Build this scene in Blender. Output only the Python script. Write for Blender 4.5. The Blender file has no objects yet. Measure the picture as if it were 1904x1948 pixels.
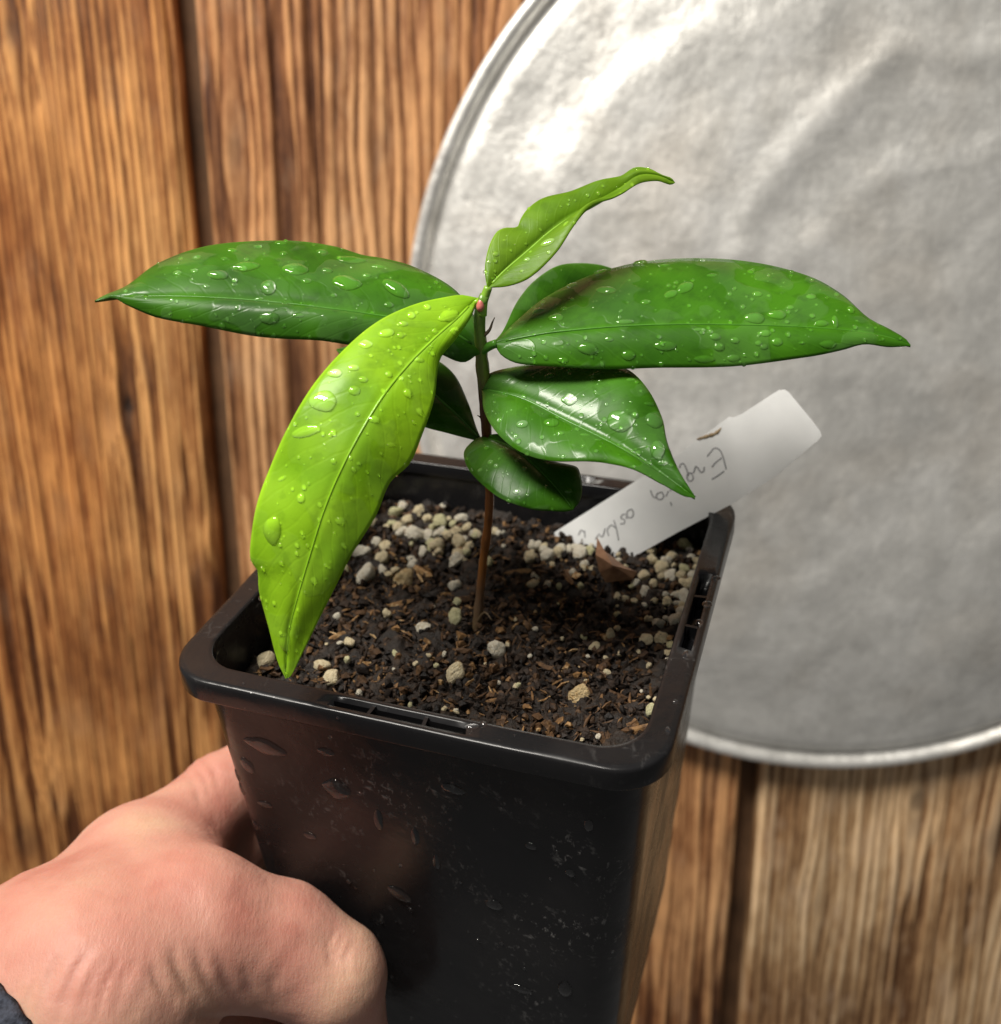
import bpy, bmesh, math, random
import numpy as np
from mathutils import Vector, Matrix
from mathutils.bvhtree import BVHTree

random.seed(7)
rng = np.random.default_rng(7)
scene = bpy.context.scene
COL = scene.collection

# ------------------------------------------------------------------ camera
# photo measured in a 1904 x 1948 grid; focal length 2000 of those pixels
FPX, CX, CY = 2000.0, 952.0, 974.0
PITCH = 0.30                                   # camera looks 17 degrees down at a vertical wall
CAM = np.array([0.0, 0.0, 1.30])
RIGHT = np.array([1.0, 0, 0])
DOWN = np.array([0, -math.sin(PITCH), -math.cos(PITCH)])
FWD = np.array([0, math.cos(PITCH), -math.sin(PITCH)])
W = np.stack([RIGHT, DOWN, FWD], 1)

cd = bpy.data.cameras.new('camera')
cam = bpy.data.objects.new('camera', cd)
COL.objects.link(cam)
cam.location = CAM
cam.rotation_euler = (math.pi / 2 - PITCH, 0, 0)
cd.sensor_fit = 'HORIZONTAL'
cd.sensor_width = 36.0
cd.lens = 36.0 * FPX / 1904.0
cd.clip_start = 0.01
cd.clip_end = 20
cd.dof.use_dof = True
cd.dof.focus_distance = 0.182
cd.dof.aperture_fstop = 19.0
scene.camera = cam

# ------------------------------------------------------------------ light
world = bpy.data.worlds.new('World')
scene.world = world
world.use_nodes = True
world.node_tree.nodes['Background'].inputs[0].default_value = (1.0, 0.97, 0.93, 1)
world.node_tree.nodes['Background'].inputs[1].default_value = 0.13

def area_lamp(name, loc, target, sx, sy, power, color):
    l = bpy.data.lights.new(name, 'AREA')
    l.shape = 'RECTANGLE'
    l.size, l.size_y = sx, sy
    l.energy = power
    l.color = color
    o = bpy.data.objects.new(name, l)
    COL.objects.link(o)
    o.location = loc
    o.rotation_euler = (Vector(target) - Vector(loc)).to_track_quat('-Z', 'Y').to_euler()
    return o

area_lamp('ceiling_lamp', (-0.40, -0.13, 2.10), (0.02, 0.26, 1.22), 0.56, 0.22, 21.5, (1.0, 0.95, 0.87))
scene.view_settings.view_transform = 'Standard'
scene.view_settings.look = 'None'
scene.view_settings.exposure = 0.0
scene.view_settings.gamma = 1.0
scene.cycles.use_denoising = True
scene.cycles.max_bounces = 10
scene.cycles.transparent_max_bounces = 16

# ------------------------------------------------------------------ measuring helpers
def px(x, y, d):
    """photo pixel + distance along the view axis -> world point"""
    return CAM + W @ np.array([(x - CX) / FPX * d, (y - CY) / FPX * d, d])

def unproj(p):
    c = (np.asarray(p, float) - CAM) @ W
    return np.stack([CX + FPX * c[..., 0] / c[..., 2], CY + FPX * c[..., 1] / c[..., 2]], -1), c[..., 2]

def ray_dir(x, y):
    return W @ np.array([(x - CX) / FPX, (y - CY) / FPX, 1.0])

def on_y(x, y, Y):
    d = ray_dir(x, y)
    return CAM + d * (Y - CAM[1]) / d[1]

# the pot's own frame, found from the four corners of its 9 cm rim
PR = np.array([[0.94869128, 0.3148669, -0.02904627],
               [0.13967784, -0.49970819, -0.85485778],
               [-0.28368108, 0.806939, -0.51804873]])
PT = np.array([-0.00371402, 0.01235792, 0.20881387])
POT_R = W @ PR
POT_O = CAM + W @ PT
POT_UP = POT_R[:, 2]

def l2w(p):
    return np.asarray(p, float) @ POT_R.T + POT_O

def w2l(p):
    return (np.asarray(p, float) - POT_O) @ POT_R

def on_pot_z(x, y, z):
    o = w2l(CAM)
    d = ray_dir(x, y) @ POT_R
    return o + d * (z - o[2]) / d[2]

# ------------------------------------------------------------------ object helpers
def mesh_obj(name, verts, faces, mat=None, parent=None, smooth=True, org=None):
    """verts are world points; the origin goes to org (or the parent's origin)"""
    base = np.array(root_loc(parent)) if parent is not None else np.zeros(3)
    o0 = np.array(org) if org is not None else base
    me = bpy.data.meshes.new(name)
    v = np.asarray(verts, float) - o0
    me.from_pydata(v.tolist(), [], [tuple(int(i) for i in f) for f in faces])
    if smooth:
        me.polygons.foreach_set('use_smooth', [True] * len(me.polygons))
    me.update()
    o = bpy.data.objects.new(name, me)
    COL.objects.link(o)
    if mat is not None:
        me.materials.append(mat)
    o.parent = parent
    o.location = (o0 - base).tolist()
    o['world_origin'] = [float(t) for t in o0]
    return o

def root_loc(o):
    return o['world_origin']

def thing(name, label, cat, loc, group=None):
    o = bpy.data.objects.new(name, None)
    COL.objects.link(o)
    o.empty_display_size = 0.01
    o.location = [float(t) for t in loc]
    o['world_origin'] = [float(t) for t in loc]
    o['label'] = label
    o['category'] = cat
    if group:
        o['group'] = group
    return o

def instance(name, me, mat4, parent):
    o = bpy.data.objects.new(name, me)
    COL.objects.link(o)
    o.parent = parent
    base = Vector(root_loc(parent))
    o.matrix_basis = Matrix.Translation(-base) @ mat4
    return o

def grid_faces(nu, nv, close_u=False):
    f = []
    for i in range(nu if close_u else nu - 1):
        for j in range(nv - 1):
            a = i * nv + j
            b = ((i + 1) % nu) * nv + j
            f.append((a, b, b + 1, a + 1))
    return f

def smoothstep(a, b, x):
    t = np.clip((x - a) / (b - a), 0, 1)
    return t * t * (3 - 2 * t)

def value_noise(n_seed):
    r = np.random.default_rng(n_seed)
    tab = r.random(4096)
    def h(ix, iy, iz):
        return tab[(ix * 73 + iy * 1931 + iz * 3301 + (ix * iy) * 17) & 4095]
    def f(x, y, z=0.0):
        x, y, z = np.broadcast_arrays(np.asarray(x, float), np.asarray(y, float), np.asarray(z, float))
        xi, yi, zi = np.floor(x).astype(int), np.floor(y).astype(int), np.floor(z).astype(int)
        u, v, w = x - xi, y - yi, z - zi
        u, v, w = u * u * (3 - 2 * u), v * v * (3 - 2 * v), w * w * (3 - 2 * w)
        out = 0
        for a in (0, 1):
            for b in (0, 1):
                for c in (0, 1):
                    out = out + h(xi + a, yi + b, zi + c) * (u if a else 1 - u) * (v if b else 1 - v) * (w if c else 1 - w)
        return out * 2 - 1
    return f
N1, N2, N3 = value_noise(1), value_noise(2), value_noise(3)

def fbm(f, x, y, z=0.0, oct=4, g=0.5):
    s, a = 0, 1.0
    for i in range(oct):
        k = 2.03 ** i
        s = s + a * f(x * k + 11.3 * i, y * k - 7.1 * i, np.asarray(z) * k + 3.7 * i)
        a *= g
    return s

def catmull(pts, n):
    p = np.asarray(pts, float)
    seg = np.linalg.norm(np.diff(p, axis=0), axis=1)
    s = np.r_[0, np.cumsum(seg)]
    s /= s[-1]
    q = np.vstack([2 * p[0] - p[1], p, 2 * p[-1] - p[-2]])
    sq = np.r_[2 * s[0] - s[1], s, 2 * s[-1] - s[-2]]
    t = np.linspace(0, 1, n)
    out = []
    for x in t:
        i = min(max(np.searchsorted(s, x, side='right') - 1, 0), len(p) - 2)
        p0, p1, p2, p3 = q[i:i + 4]
        t0, t1, t2, t3 = sq[i:i + 4]
        m1 = (p2 - p0) / (t2 - t0)
        m2 = (p3 - p1) / (t3 - t1)
        h = t2 - t1
        u = (x - t1) / h
        out.append((2*u**3 - 3*u**2 + 1) * p1 + (u**3 - 2*u**2 + u) * h * m1 + (-2*u**3 + 3*u**2) * p2 + (u**3 - u**2) * h * m2)
    return np.array(out)

def tube(path, radii, n=12, caps=True, flat=None):
    path = np.asarray(path, float)
    m = len(path)
    radii = np.broadcast_to(np.asarray(radii, float), (m,))
    tan = np.gradient(path, axis=0)
    tan /= np.linalg.norm(tan, axis=1)[:, None] + 1e-12
    ref = np.array([0.13, 0.31, 0.94]) if flat is None else np.asarray(flat, float)
    verts, faces = [], []
    for i in range(m):
        a = np.cross(tan[i], ref); a /= np.linalg.norm(a) + 1e-12
        b = np.cross(a, tan[i])
        if flat is not None:
            b = b * 0.35
        for k in range(n):
            t = 2 * math.pi * k / n
            verts.append(path[i] + radii[i] * (math.cos(t) * a + math.sin(t) * b))
    for i in range(m - 1):
        for k in range(n):
            faces.append((i * n + k, i * n + (k + 1) % n, (i + 1) * n + (k + 1) % n, (i + 1) * n + k))
    if caps:
        faces.append(tuple(range(n - 1, -1, -1)))
        faces.append(tuple((m - 1) * n + k for k in range(n)))
    return np.array(verts), faces

def set_attr(o, name, values):
    a = o.data.attributes.new(name, 'FLOAT', 'POINT')
    a.data.foreach_set('value', np.asarray(values, np.float32))

# ------------------------------------------------------------------ material helpers
class NT:
    def __init__(self, name):
        self.m = bpy.data.materials.new(name)
        self.m.use_nodes = True
        self.t = self.m.node_tree
        self.n = self.t.nodes
        self.bsdf = self.n['Principled BSDF']
        self.out = self.n['Material Output']
    def add(self, kind, **kw):
        nd = self.n.new(kind)
        for k, v in kw.items():
            if k.startswith('i_'):
                key = k[2:]
                key = int(key) if key.isdigit() else key.replace('_', ' ')
                nd.inputs[key].default_value = v
            else:
                setattr(nd, k, v)
        return nd
    def link(self, a, b):
        self.t.links.new(a, b)
    def attr(self, name):
        return self.add('ShaderNodeAttribute', attribute_name=name).outputs['Fac']
    def coord(self, scale=(1, 1, 1), kind='Object', rot=(0, 0, 0)):
        c = self.add('ShaderNodeTexCoord')
        mp = self.add('ShaderNodeMapping')
        mp.inputs['Scale'].default_value = scale
        mp.inputs['Rotation'].default_value = rot
        self.link(c.outputs[kind], mp.inputs[0])
        return mp.outputs[0]
    def noise(self, vec, scale, detail=4, rough=0.55, dist=0.0):
        nd = self.add('ShaderNodeTexNoise')
        nd.inputs['Scale'].default_value = scale
        nd.inputs['Detail'].default_value = detail
        nd.inputs['Roughness'].default_value = rough
        nd.inputs['Distortion'].default_value = dist
        if vec is not None:
            self.link(vec, nd.inputs['Vector'])
        return nd.outputs['Fac']
    def ramp(self, fac, stops):
        r = self.add('ShaderNodeValToRGB')
        e = r.color_ramp.elements
        while len(e) < len(stops):
            e.new(0.5)
        for el, (p, c) in zip(e, stops):
            el.position = p
            el.color = (*c, 1) if len(c) == 3 else c
        self.link(fac, r.inputs[0])
        return r.outputs[0]
    def mix(self, fac, a, b, mode='MIX'):
        nd = self.add('ShaderNodeMix', data_type='RGBA', blend_type=mode)
        for v, s in ((fac, nd.inputs[0]), (a, nd.inputs[6]), (b, nd.inputs[7])):
            if hasattr(v, 'is_linked'):
                self.link(v, s)
            elif isinstance(v, (int, float)):
                s.default_value = v
            else:
                s.default_value = (*v, 1)
        return nd.outputs[2]
    def math(self, op, a, b=None, c=None):
        nd = self.add('ShaderNodeMath', operation=op)
        for v, s in zip((a, b, c), nd.inputs):
            if v is None:
                continue
            if hasattr(v, 'is_linked'):
                self.link(v, s)
            else:
                s.default_value = v
        return nd.outputs[0]
    def range(self, fac, a, b, c, d):
        nd = self.add('ShaderNodeMapRange')
        self.link(fac, nd.inputs[0])
        for i, v in enumerate((a, b, c, d)):
            nd.inputs[i + 1].default_value = v
        return nd.outputs[0]
    def bump(self, height, strength, dist, prev=None):
        b = self.add('ShaderNodeBump')
        b.inputs['Strength'].default_value = strength
        b.inputs['Distance'].default_value = dist
        self.link(height, b.inputs['Height'])
        if prev is not None:
            self.link(prev, b.inputs['Normal'])
        return b.outputs[0]
    def set(self, **kw):
        for k, v in kw.items():
            s = self.bsdf.inputs[k.replace('_', ' ')]
            if hasattr(v, 'is_linked'):
                self.link(v, s)
            elif isinstance(v, tuple) and len(v) == 3 and s.type == 'RGBA':
                s.default_value = (*v, 1)
            else:
                s.default_value = v

# ---- weathered brushed wood
def wood_material(name, dark, mid, light):
    t = NT(name)
    r = t.attr('ridge')
    co = t.coord((1, 1, 1))
    fine = t.noise(t.coord((420, 420, 9)), 1.0, 5, 0.6)
    blot = t.noise(t.coord((14, 14, 6)), 1.0, 4, 0.6)
    spots = t.noise(t.coord((75, 75, 30)), 1.0, 3, 0.6)
    f = t.math('ADD', r, t.range(fine, 0.25, 0.75, -0.30, 0.30))
    brk = t.noise(t.coord((260, 260, 70)), 1.0, 4, 0.65)
    f = t.math('ADD', f, t.range(brk, 0.3, 0.7, -0.16, 0.16))
    f = t.math('ADD', f, t.range(blot, 0.3, 0.7, -0.22, 0.22))
    c = t.ramp(f, [(0.0, dark), (0.42, mid), (0.72, light), (1.0, tuple(min(1, v * 1.35) for v in light))])
    red = t.noise(t.coord((9, 9, 4)), 1.0, 2)
    c = t.mix(t.range(red, 0.35, 0.65, 0.0, 0.55), c, (0.30, 0.125, 0.05), 'SOFT_LIGHT')
    wear = t.range(spots, 0.53, 0.68, 0.0, 0.55)
    wear = t.math('MULTIPLY', wear, t.attr('wear'))
    c = t.mix(wear, c, (0.56, 0.39, 0.25))
    c = t.mix(t.attr('knot'), c, (0.035, 0.02, 0.014))
    t.set(Base_Color=c, Roughness=t.range(fine, 0.3, 0.7, 0.50, 0.72))
    t.set(Specular_IOR_Level=0.35)
    b = t.bump(fine, 0.5, 0.0006)
    t.set(Normal=b)
    return t.m

# ---- dull aluminium
def metal_material():
    t = NT('dull_aluminium')
    big = t.noise(t.coord((9, 9, 9)), 1.0, 5, 0.62, 0.4)
    mid = t.noise(t.coord((55, 55, 42)), 1.0, 6, 0.70, 0.3)
    fine = t.noise(t.coord((260, 260, 260)), 1.0, 4, 0.6)
    tint = t.noise(t.coord((16, 16, 16)), 1.0, 3, 0.5)
    c = t.ramp(t.math('ADD', t.math('MULTIPLY', big, 0.45), t.math('MULTIPLY', mid, 0.55)),
               [(0.34, (0.60, 0.59, 0.56)), (0.50, (0.78, 0.77, 0.735)), (0.66, (0.93, 0.92, 0.89))])
    c = t.mix(t.range(tint, 0.52, 0.75, 0, 0.35), c, (0.60, 0.50, 0.38))
    rough = t.math('ADD', t.range(big, 0.3, 0.7, 0.36, 0.58), t.range(fine, 0.3, 0.7, -0.07, 0.10))
    t.set(Base_Color=c, Metallic=0.62, Roughness=rough)
    b = t.bump(big, 0.35, 0.006)
    b = t.bump(mid, 0.55, 0.0016, b)
    b = t.bump(fine, 0.35, 0.00025, b)
    t.set(Normal=b)
    return t.m

# ---- black plastic, wet and scuffed
def plastic_material(name, scuff=0.5):
    t = NT(name)
    big = t.noise(t.coord((60, 60, 60)), 1.0, 4, 0.6)
    scr = t.noise(t.coord((760, 190, 420), rot=(0.5, 0.8, 0.3)), 1.0, 3, 0.7)
    scr2 = t.noise(t.coord((230, 800, 300), rot=(1.1, 0.2, 0.6)), 1.0, 3, 0.7)
    s = t.math('MAXIMUM', t.range(scr, 0.585, 0.70, 0, 1), t.range(scr2, 0.60, 0.72, 0, 1))
    s = t.math('MULTIPLY', s, t.range(big, 0.46, 0.64, 0, 1))
    s = t.math('MULTIPLY', s, t.range(t.noise(t.coord((24, 24, 24)), 1.0, 2), 0.44, 0.60, 0.08, 1.2))
    s = t.math('MULTIPLY', s, scuff)
    c = t.mix(s, (0.008, 0.008, 0.009), (0.19, 0.185, 0.18))
    haze = t.range(t.noise(t.coord((34, 34, 34)), 1.0, 3), 0.45, 0.75, 0, 0.025)
    c = t.mix(t.math('MULTIPLY', haze, scuff * 1.6), c, (0.35, 0.31, 0.29))
    t.set(Base_Color=c, Roughness=t.range(big, 0.35, 0.70, 0.15, 0.40), Specular_IOR_Level=0.26)
    b = t.bump(t.noise(t.coord((170, 170, 170)), 1.0, 3, 0.5), 0.25, 0.0006)
    b = t.bump(s, 0.3, 0.0003, b)
    t.set(Normal=b)
    return t.m

# ---- leaves
def leaf_material(name, base, lightc, translucent, film=0.5, spec=0.22):
    t = NT(name)
    uv = t.add('ShaderNodeUVMap')
    sep = t.add('ShaderNodeSeparateXYZ')
    t.link(uv.outputs[0], sep.inputs[0])
    u, v = sep.outputs[0], sep.outputs[1]
    av = t.math('ABSOLUTE', t.math('SUBTRACT', t.math('MULTIPLY', v, 2), 1))
    ph = t.math('ADD', t.math('MULTIPLY', u, 17.0), t.math('MULTIPLY', av, -3.2))
    wob = t.noise(t.coord((160, 160, 160)), 1.0, 2)
    ph = t.math('ADD', ph, t.math('MULTIPLY', wob, 0.9))
    lat = t.math('SINE', t.math('MULTIPLY', ph, 6.283))
    latv = t.range(lat, 0.80, 1.0, 0, 1)
    mid = t.range(av, 0.0, 0.06, 1, 0)
    edge = t.range(av, 0.955, 0.995, 0, 1)
    mott = t.noise(t.coord((210, 210, 210)), 1.0, 4, 0.6)
    patch = t.noise(t.coord((85, 85, 85)), 1.0, 2, 0.5)
    c = t.mix(t.range(mott, 0.3, 0.7, 0, 0.8), base, tuple(0.72 * b for b in base))
    c = t.mix(t.range(patch, 0.36, 0.64, 0, 0.75), c, lightc)
    c = t.mix(t.range(t.noise(t.coord((330, 330, 330)), 1.0, 3, 0.6), 0.52, 0.66, 0, 0.35), c, tuple(0.55 * b for b in base))
    c = t.mix(t.math('MULTIPLY', latv, 0.08), c, lightc)
    c = t.mix(t.math('MULTIPLY', mid, 0.22), c, tuple(min(1, 1.5 * b) for b in lightc))
    c = t.mix(t.math('MULTIPLY', edge, 0.30), c, tuple(min(1, 1.7 * b + 0.02) for b in lightc))
    filmn = t.noise(t.coord((150, 150, 150)), 1.0, 2, 0.4, 0.3)
    wet = t.range(filmn, 0.49, 0.52, 0, film)
    c = t.mix(t.math('MULTIPLY', wet, 0.05), c, (0.42, 0.55, 0.36))  # greyish sheen of the wet film, painted into the base colour
    t.set(Base_Color=c, Roughness=t.range(wet, 0, 1, 0.46, 0.24), Specular_IOR_Level=t.range(wet, 0, 1, spec, spec + 0.10))
    t.set(Subsurface_Weight=0.0)
    b = t.bump(t.math('ADD', t.math('MULTIPLY', latv, -0.22), t.math('MULTIPLY', mott, 1.0)), 0.28, 0.00022)
    b = t.bump(wet, 0.35, 0.00012, b)
    t.set(Normal=b)
    tr = t.add('ShaderNodeBsdfTranslucent')
    t.link(t.mix(0.5, c, lightc), tr.inputs[0])
    mx = t.add('ShaderNodeMixShader')
    mx.inputs[0].default_value = translucent
    t.link(t.bsdf.outputs[0], mx.inputs[1])
    t.link(tr.outputs[0], mx.inputs[2])
    t.link(mx.outputs[0], t.out.inputs[0])
    return t.m

def water_material():
    t = NT('clear_water')
    t.n.remove(t.bsdf)
    gl = t.add('ShaderNodeBsdfGlass')            # outer face: refracts and mirrors
    gl.inputs['Roughness'].default_value = 0.0
    gl.inputs['IOR'].default_value = 1.42
    # inner face: focused light painted into the transparent colour, bright crown, dark rim
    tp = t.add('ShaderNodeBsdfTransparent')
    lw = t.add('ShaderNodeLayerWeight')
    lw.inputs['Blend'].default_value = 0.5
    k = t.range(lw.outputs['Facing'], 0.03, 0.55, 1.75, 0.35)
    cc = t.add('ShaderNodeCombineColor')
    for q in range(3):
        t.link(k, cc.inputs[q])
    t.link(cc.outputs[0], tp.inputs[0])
    geo = t.add('ShaderNodeNewGeometry')
    b = t.add('ShaderNodeMixShader')
    t.link(geo.outputs['Backfacing'], b.inputs[0])
    t.link(gl.outputs[0], b.inputs[1]); t.link(tp.outputs[0], b.inputs[2])
    t.link(b.outputs[0], t.out.inputs[0])
    return t.m

def simple(name, color, rough, noise_scale=200, var=0.35, bump=0.0004, **kw):
    t = NT(name)
    n = t.noise(t.coord((noise_scale,) * 3), 1.0, 4, 0.6)
    c = t.mix(t.range(n, 0.3, 0.7, 0, 1), tuple(v * (1 - var) for v in color), tuple(min(1, v * (1 + var)) for v in color))
    t.set(Base_Color=c, Roughness=rough, **kw)
    t.set(Normal=t.bump(n, 0.6, bump))
    return t.m

M = {}
M['wood_red'] = wood_material('brushed_wood_red', (0.085, 0.029, 0.009), (0.33, 0.140, 0.044), (0.60, 0.315, 0.115))
M['wood_brown'] = wood_material('brushed_wood_brown', (0.080, 0.030, 0.011), (0.30, 0.140, 0.056), (0.57, 0.32, 0.15))
M['wood_pale'] = wood_material('brushed_wood_pale', (0.12, 0.055, 0.021), (0.45, 0.275, 0.135), (0.70, 0.50, 0.30))
M['recess'] = simple('dark_backing_wood', (0.12, 0.062, 0.028), 0.8, 60)
M['metal'] = metal_material()
M['plastic'] = plastic_material('black_plastic', 0.75)
M['plastic_rim'] = plastic_material('black_plastic_rim', 0.30)
M['water'] = water_material()
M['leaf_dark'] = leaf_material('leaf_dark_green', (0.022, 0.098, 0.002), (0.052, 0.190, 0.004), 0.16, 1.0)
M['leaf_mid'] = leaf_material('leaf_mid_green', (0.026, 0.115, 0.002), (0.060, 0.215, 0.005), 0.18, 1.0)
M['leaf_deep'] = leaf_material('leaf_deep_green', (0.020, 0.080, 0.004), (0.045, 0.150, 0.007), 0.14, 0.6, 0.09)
M['leaf_lime'] = leaf_material('leaf_lime', (0.205, 0.45, 0.008), (0.34, 0.62, 0.018), 0.26, 0.5)
M['leaf_young'] = leaf_material('leaf_young', (0.135, 0.290, 0.008), (0.22, 0.40, 0.014), 0.34, 0.3)

# ------------------------------------------------------------------ wooden wall
WALL_Y = 0.432
wall = thing('plank_wall', 'rough brushed reddish brown plank wall behind the pot and metal lid', 'wall', (0, WALL_Y, 0.55))

def plank(x0, x1, mat, spacing, seed, knots, wear_amt, edge_bevel):
    nx = max(int((x1 - x0) / 0.0008), 30)
    z0, z1 = 0.55, 1.66
    nz = 340
    xs, zs = np.linspace(x0, x1, nx), np.linspace(z0, z1, nz)
    X, Z = np.meshgrid(xs, zs, indexing='ij')
    ph = X / spacing + 1.15 * fbm(N1, X * 16 + seed, Z * 1.2 + seed, 0, 4, 0.6) + 0.16 * fbm(N2, X * 60, Z * 16 + seed, 0, 2)
    knot = np.zeros_like(X)
    for kx, kz, kr, dark in knots:
        dx, dz = (X - kx) / kr, (Z - kz) / (kr * 3.2)
        r2 = dx * dx + dz * dz
        ph = ph - 0.8 * (X - kx) / spacing * np.exp(-r2 * 0.5)
        core = np.exp(-((X - kx) / kr) ** 2 * 2.2 - ((Z - kz) / (kr * 1.7)) ** 2 * 2.0)
        knot = np.maximum(knot, dark * smoothstep(0.25, 0.8, core))
        knot = np.maximum(knot, 0.55 * dark * np.exp(-((X - kx) / (kr * .55)) ** 2 - ((Z - kz) / (kr * 4.0)) ** 2))
    ridge_id = np.floor(ph)
    fr = ph - ridge_id
    strength = 0.66 + 0.26 * N3(ridge_id * 3.1 + seed, Z * 7.0, 0) + 0.20 * fbm(N1, X * 14, Z * 22 + seed, 0, 3)
    prof = smoothstep(0.0, 0.16, fr) * (1 - smoothstep(0.66, 1.0, fr))
    rough = 0.30 * fbm(N2, X * 320, Z * 42, seed, 3)
    rdg = np.clip(prof * strength + 0.30 * rough + 0.10 * fbm(N3, X * 26, Z * 12, seed, 3), 0, 1)
    crack = smoothstep(0.36, 0.50, fbm(N1, X * 210 + seed, Z * 5.5, 0, 2)) * smoothstep(0.1, 0.5, fbm(N2, X * 20, Z * 9, seed, 2))
    rdg = rdg * (1 - 0.9 * crack)
    h = 0.0019 * rdg - 0.0012 * crack + 0.0007 * fbm(N3, X * 35, Z * 7, seed, 3) - 0.0014 * np.clip(knot, 0, 1) ** 2
    d_edge = np.minimum(X - x0, x1 - X)
    h = h - 0.0030 * (1 - smoothstep(0, edge_bevel, d_edge + 0.0012 * fbm(N1, Z * 40, seed, 0, 2)))
    V = np.stack([X, WALL_Y - h, Z], -1).reshape(-1, 3)
    F = grid_faces(nx, nz)
    n = len(V)
    # sides and back, 22 mm deep
    back = []
    for i in (0, nx - 1):
        for j in range(nz):
            back.append((xs[i], WALL_Y + 0.022, zs[j]))
    V = np.vstack([V, back])
    for j in range(nz - 1):
        F.append((j, j + 1, n + j + 1, n + j))
        a = (nx - 1) * nz + j
        F.append((a + 1, a, n + nz + j, n + nz + j + 1))
        F.append((n + j, n + j + 1, n + nz + j + 1, n + nz + j))
    o = mesh_obj('plank', V, F, mat, wall)
    k = len(back)
    set_attr(o, 'ridge', np.r_[rdg.ravel(), np.full(k, 0.25)])
    set_attr(o, 'knot', np.r_[np.clip(knot, 0, 1).ravel(), np.zeros(k)])
    wr = smoothstep(1.30, 1.02, Z) if False else np.ones_like(Z)
    set_attr(o, 'wear', np.r_[(wear_amt * wr).ravel(), np.zeros(k)])
    return o

def wx(x, y):
    return on_y(x, y, WALL_Y)[0]
def wz(x, y):
    return on_y(x, y, WALL_Y)[2]
gl0, gl1 = (wx(335, 200) + wx(405, 900)) / 2, (wx(384, 200) + wx(440, 900)) / 2
gr0, gr1 = wx(1390, 1700), wx(1432, 1700)
K = lambda x, y, r, d: (wx(x, y), wz(x, y), r, d)
plank(-0.36, gl0, M['wood_red'], 0.0029, 3.0,
      [K(243, 775, 0.0045, 1.0), K(25, 60, 0.005, 0.55), K(50, 1600, 0.011, 0.45)], 0.15, 0.004)
plank(gl1, gr0, M['wood_brown'], 0.0049, 17.0,
      [K(448, 290, 0.006, 0.40), K(715, 290, 0.006, 0.2), K(975, 90, 0.007, 0.5), K(1260, 1700, 0.008, 0.2)], 0.3, 0.003)
plank(gr1, 0.46, M['wood_pale'], 0.0043, 29.0,
      [K(1745, 1520, 0.007, 0.6), K(1900, 1600, 0.012, 0.45), K(1560, 1720, 0.007, 0.25)], 1.0, 0.003)
plank(-0.60, -0.368, M['wood_brown'], 0.0046, 41.0, [], 0.3, 0.003)
plank(0.468, 0.70, M['wood_red'], 0.0034, 53.0, [], 0.3, 0.003)
# dark boards seen at the bottom of the gaps
def box(name, lo, hi, mat, parent):
    x0, y0, z0 = lo; x1, y1, z1 = hi
    v = [(x0, y0, z0), (x1, y0, z0), (x1, y1, z0), (x0, y1, z0), (x0, y0, z1), (x1, y0, z1), (x1, y1, z1), (x0, y1, z1)]
    f = [(0, 3, 2, 1), (4, 5, 6, 7), (0, 1, 5, 4), (1, 2, 6, 5), (2, 3, 7, 6), (3, 0, 4, 7)]
    return mesh_obj(name, v, f, mat, parent, smooth=False)
box('backing_board', (gl0 - .02, WALL_Y + .011, .55), (gl1 + .02, WALL_Y + .0215, 1.66), M['recess'], wall)
box('backing_board', (gr0 - .02, WALL_Y + .011, .55), (gr1 + .02, WALL_Y + .0215, 1.66), M['recess'], wall)

for gx in (-0.364, 0.464):
    box('backing_board', (gx - .02, WALL_Y + .011, .55), (gx + .02, WALL_Y + .0215, 1.66), M['recess'], wall)

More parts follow.
